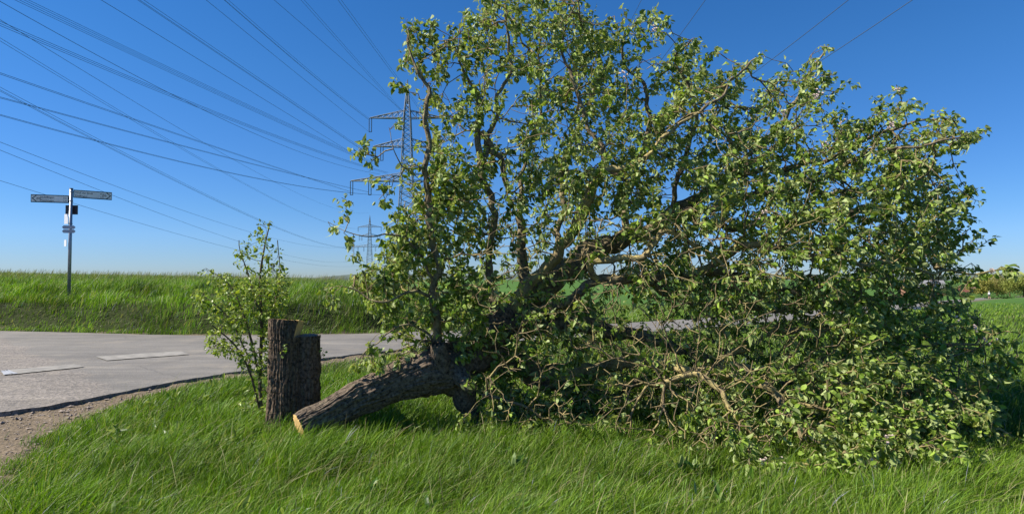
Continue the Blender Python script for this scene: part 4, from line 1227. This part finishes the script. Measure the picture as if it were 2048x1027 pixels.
# leaves
LT = np.array([(0, 0, 0), (.30, .36, .0), (.30, -.36, .0), (.33, 0, 0), (.70, .31, 0), (.70, -.31, 0), (.70, 0, 0), (1, 0, 0)], float)
LF3 = np.array([(0, 3, 1), (0, 2, 3), (4, 6, 7), (6, 5, 7)]); LF4 = np.array([(1, 3, 6, 4), (3, 2, 5, 6)])
def leaf_geo(P0, d, nrm, size, width, curl, fold, col):
    n = len(P0)
    d = d / (np.linalg.norm(d, axis=1)[:, None] + 1e-9)
    b = np.cross(nrm, d); b /= np.linalg.norm(b, axis=1)[:, None] + 1e-9
    c = np.cross(d, b)
    a_ = LT[:, 0][None]; w_ = LT[:, 1][None] * width[:, None]
    h = -curl[:, None] * a_ ** 2 + fold[:, None] * np.abs(w_)
    aa = a_ * (1 - .25 * np.abs(curl[:, None]) * a_)
    V = P0[:, None] + size[:, None, None] * (aa[..., None] * d[:, None] + w_[..., None] * b[:, None] + h[..., None] * c[:, None])
    base = np.arange(n)[:, None, None] * 8
    return V.reshape(-1, 3), (base + LF3[None]).reshape(-1, 3), (base + LF4[None]).reshape(-1, 4), np.repeat(col, 8, 0)
LS = np.array([(0, 0, 0), (.5, .40, 0), (.5, -.40, 0), (.5, 0, 0), (1, 0, 0)], float)
LSF = np.array([(0, 3, 1), (0, 2, 3), (1, 3, 4), (3, 2, 4)])
def leaf_simple(P0, d, nrm, size, width, curl, fold, col):
    n = len(P0)
    b = np.cross(nrm, d); b /= np.linalg.norm(b, axis=1)[:, None] + 1e-9
    c = np.cross(d, b)
    a_ = LS[:, 0][None]; w_ = LS[:, 1][None] * width[:, None]
    h = -curl[:, None] * a_ ** 2 + fold[:, None] * np.abs(w_)
    V = P0[:, None] + size[:, None, None] * (a_[..., None] * d[:, None] + w_[..., None] * b[:, None] + h[..., None] * c[:, None])
    return V.reshape(-1, 3), (np.arange(n)[:, None, None] * 5 + LSF[None]).reshape(-1, 3), np.repeat(col, 5, 0)
def leaf_cloud(spots, dirs, per, size, cols, rng, spread=.035, wind=(.45, .05, -.55), chaos=.75):
    k = np.repeat(np.arange(len(spots)), per)
    n = len(k)
    r = rng.normal(size=(n, 3)); r /= np.linalg.norm(r, axis=1)[:, None]
    d = dirs[k] * .5 + r * chaos + np.array(wind)
    d /= np.linalg.norm(d, axis=1)[:, None]
    P0 = spots[k] + r * spread * rng.random((n, 1)) + d * .012
    nn = rng.normal(size=(n, 3)) * .75 + np.array([-.15, 0, .75])
    s = rng.uniform(.5, 1.25, n) * size
    curl = rng.normal(.35, .42, n); fold = rng.uniform(.1, .95, n)
    tone = rng.random((n, 1)); ct = rng.random(len(spots))[k][:, None]
    c = cols[0] * (1 - tone) + cols[1] * tone
    c = c * (.72 + .56 * ct)
    yel = (rng.random((n, 1)) < .05)
    c = np.where(yel, np.array(cols[2]) * (.8 + .4 * tone), c)
    return P0, d, nn, s, rng.uniform(.55, 1.05, n), curl, fold, c
tipk = np.array([t_[0] for t_ in tips]); tipa = np.array([t_[1] for t_ in tips])
def tdir(k):
    d = PO[k] - PO[np.maximum(PA[k], 0)]
    return d / (np.linalg.norm(d, axis=1)[:, None] + 1e-9)
# which tips carry leaves: most outside, fewer deep inside and in the bare lower middle
inn_t = inn[tipa]
px_t = 1024 + FPX * PO[tipk][:, 0] / PO[tipk][:, 1]
py_t = 553 - FPX * (PO[tipk][:, 2] - EYE) / PO[tipk][:, 1]
bare = ((px_t > 1230) & (px_t < 1640) & (py_t > 440) & (py_t < 900)).astype(float)
keep = (tipa < NB) & (RNG.random(len(tipk)) < (1 - .2 * inn_t - .2 * bare))
tk = tipk[keep]
per1 = RNG.integers(4, 10, len(tk))
# side spurs along thin twigs
thin = np.arange(n0, len(PA))[(cnt[n0:] <= 3) & (child[n0:] > 0)]
px_s = 1024 + FPX * PO[thin][:, 0] / PO[thin][:, 1]; py_s = 553 - FPX * (PO[thin][:, 2] - EYE) / PO[thin][:, 1]
bare_s = ((px_s > 1180) & (px_s < 1640) & (py_s > 440) & (py_s < 900)).astype(float)
thin = thin[RNG.random(len(thin)) < .30 - .18 * bare_s]
per2 = RNG.integers(2, 6, len(thin))
spots = np.concatenate([PO[tk], PO[thin]]); dirs = np.concatenate([tdir(tk), tdir(thin)]); per = np.concatenate([per1, per2])
cols_t = (np.array([.055, .110, .010]), np.array([.30, .42, .065]), (.24, .27, .07))
Lp = leaf_cloud(spots, dirs, per, .062, cols_t, RNG)
# largest in view become separate leaves
P0 = Lp[0]; dist = P0[:, 1] + RNG.random(len(P0)) * .15
pxl = 1024 + FPX * P0[:, 0] / P0[:, 1]; pyl = 553 - FPX * (P0[:, 2] - EYE) / P0[:, 1]
vis = (pxl > 0) & (pxl < 2048) & (pyl > 0) & (pyl < 1000)
score = np.where(vis, Lp[3] / dist, 0)
idx = np.argsort(-score)[:300]
rest = np.ones(len(P0), bool); rest[idx] = False
nearl = rest & (P0[:, 1] < 6.9); farl = rest & ~nearl
V, F3, F4, C = leaf_geo(*[a_[nearl] for a_ in Lp])
V2, G3, C2 = leaf_simple(*[a_[farl] for a_ in Lp])
G3 = G3 + len(V)
link('foliage', mesh_np('foliage', np.concatenate([V, V2]), np.concatenate([F3, G3]), F4, col=np.concatenate([C, C2]), mat=M_leaf, smooth=False), tree, kind='stuff')
print('leaves', len(P0), 'nodes', len(PA))
protos = []
for k in range(6):
    cc = (cols_t[0] * (1 - k / 5) + cols_t[1] * k / 5)[None]
    V, F3, F4, C = leaf_geo(np.zeros((1, 3)), np.array([[1., 0, 0]]), np.array([[0, 0, 1.]]), np.ones(1), np.array([.75 + .05 * k]), np.array([.1 + .1 * k]), np.array([.45 - .07 * k]), cc)
    protos.append(mesh_np('leaf', V, F3, F4, col=C, mat=M_leaf))
for q, k in enumerate(idx):
    d = Lp[1][k]; b = np.cross(Lp[2][k], d); b /= np.linalg.norm(b); c = np.cross(d, b); s = Lp[3][k]
    o = bpy.data.objects.new('leaf', protos[q % 6]); COL.objects.link(o); o.parent = tree
    Mx = Matrix(((d[0] * s, b[0] * s, c[0] * s, P0[k][0]), (d[1] * s, b[1] * s, c[1] * s, P0[k][1]), (d[2] * s, b[2] * s, c[2] * s, P0[k][2]), (0, 0, 0, 1)))
    o.matrix_parent_inverse = Matrix.Translation(-Vector(tree.location))
    o.matrix_basis = Mx
# faded blossom at a few tips
bl = [(1800, 178), (1790, 188), (1795, 215), (1650, 165), (1660, 200), (1905, 640), (1945, 655), (1965, 690), (1300, 60), (1240, 160), (1700, 260), (1680, 280), (1990, 545), (1500, 410), (1830, 600), (1505, 915), (1560, 930), (1735, 925), (1780, 860), (1600, 240), (1885, 575)]
for a_, b_ in bl:
    dd = np.hypot(px_t - a_, py_t - b_) + 60 * (PO[tipk][:, 1] - 5.)
    j = tipk[np.argmin(dd)]
    c = PO[j]
    Q = MB()
    for k in range(5):
        cc = c + RNG.normal(size=3) * .02 + [0, -.02, .02]
        for q in range(5):
            an = q / 5 * 6.283 + k
            ex = np.array([math.cos(an), .3 * math.sin(k), math.sin(an)]) * .014; ey = np.array([-math.sin(an), .6, math.cos(an)]) * .006
            Q.add([cc, cc + ex * .6 + ey, cc + ex, cc + ex * .6 - ey], (), [(0, 1, 2, 3)])
    link('blossom', Q.mesh('blossom', M_flower), tree)

# ------------------------------------------------------------------ sapling beside the stump
def sapling():
    D0 = 6.75
    b0 = P(524, 850, D0); b0[2] = gz(b0[0], D0)
    t = thing('young_tree', tuple(b0), 'slender young leafy tree growing from the root beside the upright stump', 'tree')
    S = [[(525, 852, 5, 6.75), (520, 760, 4.5, 6.75), (523, 660, 4, 6.75), (520, 560, 3, 6.75), (528, 500, 2, 6.75), (540, 445, 1.2, 6.75)],
         [(523, 780, 3, 6.75), (505, 690, 3, 6.72), (480, 610, 2.2, 6.7), (455, 565, 1.4, 6.7), (412, 536, .5, 6.7)],
         [(520, 820, 3, 6.75), (498, 740, 2.5, 6.65), (470, 690, 2, 6.6), (425, 650, 1.5, 6.55)],
         [(522, 640, 2.5, 6.75), (500, 560, 2, 6.8), (480, 500, 1.2, 6.8), (478, 480, 1, 6.8)],
         [(520, 700, 2, 6.75), (545, 620, 2, 6.8), (560, 560, 1.3, 6.8), (555, 480, 1, 6.8)],
         [(500, 720, 2, 6.7), (460, 640, 1.5, 6.75), (420, 600, 1.2, 6.75), (385, 580, .8, 6.75)]]
    sp = []; pl = []
    for L in S:
        c = np.array([[*P(a_, b_, d), r / FPX * d] for a_, b_, r, d in L])
        q = catmull(c, .03)
        V, F = bark_tube(q[:, :3], np.maximum(q[:, 3] * .8, .0012), 9, .0008, len(sp) * .3, 3, .2, 4.)
        link('stem', mesh_np('stem', V, None, F, mat=M_sapstem, smooth=True), t)
        for k in range(0, len(q), 2): sp.append(q[k, :3]); pl.append(k / len(q) * .2)
    poly = np.array([(525, 440), (550, 445), (556, 500), (568, 520), (578, 600), (560, 640), (545, 640), (540, 840), (500, 840), (480, 800), (490, 740), (455, 720), (415, 695), (425, 640), (385, 600), (378, 575), (430, 590), (398, 535), (455, 550), (470, 500), (505, 470)], float)
    n = 1150
    px = RNG.uniform(375, 580, n * 3); py = RNG.uniform(440, 845, n * 3)
    ok = inpoly(px, py, poly); px, py = px[ok], py[ok]
    dn = .5 + .8 * n2(px / 30, py / 30, 1., 2, 71.); dn *= np.where(py < 560, .45, 1.) * np.where(py > 740, .4, 1.)
    ok = RNG.random(len(px)) < dn; px, py = px[ok][:n], py[ok][:n]
    at_ = np.array([P(a_, b_, 6.72 + RNG.normal() * .16) for a_, b_ in zip(px, py)])
    po, pa, pl2, tp, m0 = grow(at_, np.array(sp), [-1] * len(sp), pl, None, step=.06, bf=.5, jit=.008)
    tr, ct, ch = radii(pa, m0, .0016, .4)
    link('twigs', twig_mesh('twigs', po, pa, tr, m0, M_sapstem), t, kind='stuff')
    k = np.array([a_[0] for a_ in tp])
    th_ = np.arange(m0, len(pa)); th_ = th_[RNG.random(len(th_)) < .3]
    k = np.concatenate([k, th_])
    d = po[k] - po[pa[k]]; d /= np.linalg.norm(d, axis=1)[:, None] + 1e-9
    per = RNG.integers(2, 6, len(k))
    L = leaf_cloud(po[k], d, per, .046, (np.array([.09, .17, .01]), np.array([.27, .36, .035]), (.33, .36, .08)), RNG, spread=.02, wind=(.2, 0, -.1))
    V, F3, F4, C = leaf_geo(*L)
    link('foliage', mesh_np('foliage', V, F3, F4, col=C, mat=M_leaf2), t, kind='stuff')
sapling()

# small shoot beside the stump and on its bark
def shoot(px, py, D, n, label, sz=.035):
    b0 = P(px, py, D); t = thing('leafy_shoot', tuple(b0), label, 'shoot')
    h = .12
    m = MB(); m.tube([b0, b0 + [.02, -.03, h * .5], b0 + [.05, -.04, h]], [.003, .002, .001], 5)
    link('stem', m.mesh('stem', M_sapstem), t)
    sp = np.array([b0 + np.array([.05, -.04, h]) * (k + 1) / n for k in range(n)])
    L = leaf_cloud(sp, np.tile([0, 0, 1.], (n, 1)), np.full(n, 3), sz, (np.array([.12, .22, .03]), np.array([.2, .3, .05]), (.3, .36, .08)), RNG, .01)
    V, F3, F4, C = leaf_geo(*L)
    link('foliage', mesh_np('foliage', V, F3, F4, col=C, mat=M_leaf2), t)
shoot(560, 716, 6.17, 4, 'small bright leafy shoot growing from the bark on the front of the stump')
shoot(641, 720, 6.5, 3, 'tiny shoot sticking out beside the shaded edge of the stump')

# bottle in the grass under the crown edge
def bottle():
    D = 4.9; c = P(1885, 945, D); z0 = gz(c[0], D)
    ztop = P(1885, 916, D)[2]
    t = thing('plastic_bottle', (c[0], D, z0), 'clear plastic bottle with a white cap standing in shade at the crown edge', 'bottle')
    h = ztop - z0
    prof = [(.03, 0), (.034, .01), (.034, h - .12), (.03, h - .08), (.017, h - .045), (.014, h - .035), (.014, h - .02)]
    m = MB(); m.tube([(c[0], D, z0 + b) for a_, b in prof], [a_ for a_, b in prof], 18)
    mt, nt, bs, out = newmat('clear_plastic'); bs.inputs['Base Color'].default_value = (.62, .78, .76, 1); bs.inputs['Roughness'].default_value = .15
    bs.inputs['Transmission Weight'].default_value = .6
    nn = noise_n(nt, 30); bump(nt, nn.outputs[0], bs, .2, .003)
    link('bottle_body', m.mesh('bottle_body', mt, True), t)
    m = MB(); m.tube([(c[0], D, z0 + h - .022), (c[0], D, z0 + h)], .0195, 18)
    link('bottle_cap', m.mesh('bottle_cap', simple('white_cap_plastic', (.8, .8, .8), .4)), t)
bottle()

# ------------------------------------------------------------------ stones on the verge
def stones(n):
    rng = np.random.default_rng(5)
    y = rng.uniform(4.2, 14, n * 6); e0 = fx_of_y(NEAR, y); e1 = fx_of_y(GRASS_EDGE, y)
    x = e0 + (e1 - e0 + .25) * rng.random(len(y)) ** .8
    k = rng.random(len(y)) < np.where(y < 8, 1, .6); x, y = x[k][:n], y[k][:n]
    ico = np.array([(0, 0, 1), (.9, 0, .35), (.28, .85, .35), (-.73, .53, .35), (-.73, -.53, .35), (.28, -.85, .35), (0, 0, -.5)])
    f = np.array([(0, 1, 2), (0, 2, 3), (0, 3, 4), (0, 4, 5), (0, 5, 1), (6, 2, 1), (6, 3, 2), (6, 4, 3), (6, 5, 4), (6, 1, 5)])
    s = rng.lognormal(-5.0, .55, len(x))
    z = ground_z(x, y)
    V = ico[None] * (1 + .35 * rng.normal(size=(len(x), 7, 1))) * s[:, None, None] * np.array([1.2, 1.2, .7])
    V = V + np.stack([x, y, z + s * .2], -1)[:, None]
    F = (np.arange(len(x))[:, None, None] * 7 + f[None]).reshape(-1, 3)
    link('gravel', mesh_np('gravel', V.reshape(-1, 3), F, None, mat=M_stone), kind='stuff')
stones(5000)
#@@SPLIT3
# ------------------------------------------------------------------ grass
def blades(x, y, h, w, lean, col, rng, seg=2):
    n = len(x); z = ground_z(x, y)
    yaw = rng.uniform(0, 2 * math.pi, n)
    side = np.stack([np.cos(yaw), np.sin(yaw), np.zeros(n)], -1)
    ts = {2: [0, .5, 1.], 3: [0, .38, .75, 1.]}[seg]
    base = np.stack([x, y, z - .01], -1)
    Vs = []
    for k, t_ in enumerate(ts):
        c = base + np.stack([lean[:, 0] * t_ ** 1.8, lean[:, 1] * t_ ** 1.8, np.full(n, t_)], -1) * h[:, None]
        c[:, 2] -= (h * .28 * (np.hypot(lean[:, 0], lean[:, 1])) ** 1.5 * t_ ** 2.4)
        ww = w * (1 - .25 * t_) if k < len(ts) - 1 else None
        if ww is None: Vs.append(c[:, None])
        else: Vs.append((c[:, None] + side[:, None] * ww[:, None, None] * np.array([-.5, .5])[None, :, None]))
    V = np.concatenate(Vs, 1); nv = V.shape[1]
    b = np.arange(n)[:, None, None] * nv
    q = np.array([[0, 1, 3, 2], [2, 3, 5, 4]][:len(ts) - 2])
    t3 = np.array([[nv - 3, nv - 2, nv - 1]])
    # butt tints: the tip of a blade is a little paler than its base
    tint = np.ones((1, nv, 1)); tint[:, -1] = 1.25
    C = (col[:, None] * tint).reshape(-1, 3)
    return V.reshape(-1, 3), (b + t3[None]).reshape(-1, 3), (b + q[None]).reshape(-1, 4), C
def wind(x, y, rng, k=.42, s=.42):
    n = len(x)
    g = n2(x, y, .9, 2, 14.)
    return np.stack([k + .35 * g + rng.normal(size=n) * s, .05 + rng.normal(size=n) * s * .8], -1)
def grass_col(x, y, rng, warm=0.):
    n = len(x)
    t_ = rng.random((n, 1)); p = (.5 + .5 * n2(x, y, .8, 3, 50.))[:, None]
    c = np.array([.034, .078, .005]) * (1 - t_) + np.array([.185, .30, .018]) * t_
    c = c * (.62 + .76 * p)
    dry = rng.random((n, 1)) < (.035 + .05 * warm)
    c = np.where(dry, np.array([.34, .31, .15]), c)
    blu = rng.random((n, 1)) < .14
    c = np.where(blu, c * np.array([.9, 1.0, 2.6]) * 1.2, c)
    return c
def near_grass(n, ymin, ymax, hmul, wbase, seg, name, seed, label=None):
    rng = np.random.default_rng(seed)
    y = np.exp(rng.uniform(math.log(ymin), math.log(ymax), int(n * 1.5)))
    x = rng.uniform(-.92, .95, len(y)) * (y + 1.0)
    e = fx_of_y(GRASS_EDGE, y) + n2(x, y, 1.3, 3, 5.) * .30
    ok = (x > e - .05 + rng.exponential(.10, len(y)) * np.where(rng.random(len(y)) < .5, 1, -1) * .6)
    tus = n2(x, y, 2.3, 3, 60.)
    ok &= rng.random(len(y)) < .80 + .8 * tus
    x, y = x[ok][:n], y[ok][:n]
    edge = np.clip((x - fx_of_y(GRASS_EDGE, y)) / .6, .12, 1)
    tus = n2(x, y, 1.6, 3, 61.)
    h = hmul * (.23 + .17 * tus) * rng.uniform(.55, 1.35, len(x)) * edge ** .5
    w = wbase * rng.uniform(.6, 1.3, len(x)) * np.clip(y / 6., .85, 9)
    V, F3, F4, C = blades(x, y, np.maximum(h, .03), w, wind(x, y, rng), grass_col(x, y, rng), rng, seg)
    return mesh_np(name, V, F3, F4, col=C, mat=M_grass, smooth=False)
link('grass', near_grass(200000, 3.2, 9.5, .95, .0056, 3, 'grass', 1), kind='stuff')
link('grass', near_grass(120000, 9.5, 80, .72, .0050, 2, 'grass', 2), kind='stuff')
# bank and field across the road
def far_grass(n):
    rng = np.random.default_rng(3)
    y = np.exp(rng.uniform(math.log(17.2), math.log(66), int(n * 2)))
    u = rng.uniform(-1.3, .55, len(y)); x = u * y
    d = y - far_y(x)
    ok = (d > .12 + .18 * n2(x, y, 1.1, 3, 2.))
    x, y, d = x[ok][:n], y[ok][:n], d[ok][:n]
    tus = n2(x, y, .7, 3, 62.)
    tus = tus + .8 * n2(x, y, 1.9, 2, 66.) * (1 - ss(20, 26, y))
    h = (.28 + .36 * tus * (1 - .6 * ss(22, 30, y))) * rng.uniform(.6, 1.35, len(x)) * (.42 + .58 * ss(.1, 1.2, d)) * np.where(y > 40, 1.05, 1.)
    h = np.maximum(h, .13 * rng.uniform(.6, 1.3, len(x)))
    w = .0062 * rng.uniform(.6, 1.3, len(x)) * np.clip(y / 9., 1, 9)
    c = grass_col(x, y, rng, 1.)
    dk = .55 + .9 * ss(-.5, .5, n2(x, y, 1.1, 3, 91.))[:, None]
    c = c * (dk + (1 - dk) * ss(24, 40, y)[:, None])
    pale = ss(26, 58, y)[:, None]                 # seeding grass on the upper field
    c = c * (1 - pale) + (c * .6 + np.array([.06, .075, .03])) * pale
    V, F3, F4, C = blades(x, y, h, w, wind(x, y, rng, .35, .3), c, rng, 2)
    return mesh_np('field_grass', V, F3, F4, col=C, mat=M_grass)
link('field_grass', far_grass(240000), kind='stuff')
# seed heads: taller thin stalks scattered over the upper field
def stalks(n):
    rng = np.random.default_rng(9)
    y = rng.uniform(30, 66, n); x = rng.uniform(-1.3, .1, n) * y
    h = rng.uniform(.5, .82, n); w = np.full(n, .012) * y / 30
    V, F3, F4, C = blades(x, y, h, w, wind(x, y, rng, .3, .22), np.tile([.20, .19, .11], (n, 1)) * rng.uniform(.7, 1.2, (n, 1)), rng, 3)
    link('seed_stalks', mesh_np('seed_stalks', V, F3, F4, col=C, mat=M_grass), kind='stuff')
stalks(6000)

# dry stalks and broad weed leaves mixed into the verge
def verge_mix():
    rng = np.random.default_rng(21)
    n = 4200
    y = np.exp(rng.uniform(math.log(3.4), math.log(12), n * 2)); x = rng.uniform(-.9, .9, len(y)) * y
    ok = x > fx_of_y(GRASS_EDGE, y) + .1
    x, y = x[ok][:n], y[ok][:n]
    V, F3, F4, C = blades(x, y, rng.uniform(.18, .46, len(x)), rng.uniform(.002, .0042, len(x)), wind(x, y, rng, .6, .6),
                          np.tile([.36, .32, .17], (len(x), 1)) * rng.uniform(.6, 1.2, (len(x), 1)), rng, 3)
    link('dry_stalks', mesh_np('dry_stalks', V, F3, F4, col=C, mat=M_grass), kind='stuff')
    m = 110
    y = np.exp(rng.uniform(math.log(3.5), math.log(10), m * 2)); x = rng.uniform(-.9, .9, len(y)) * y
    ok = (x > fx_of_y(GRASS_EDGE, y) + .1) & (n2(x, y, .9, 2, 44.) > -.05); x, y = x[ok][:m], y[ok][:m]
    z = ground_z(x, y) + .10
    sp = np.stack([x, y, z], -1)
    L = leaf_cloud(sp, np.tile([0, 0, 1.], (len(sp), 1)), np.full(len(sp), 9), .095, (np.array([.03, .08, .008]), np.array([.09, .19, .02]), (.2, .26, .05)), rng, .05, wind=(.2, 0, .5), chaos=.9)
    V, F3, F4, C = leaf_geo(L[0], L[1], L[2], L[3], L[4] * .55, L[5], L[6], L[7])
    link('weeds', mesh_np('weeds', V, F3, F4, col=C, mat=M_leaf2), kind='stuff')
verge_mix()
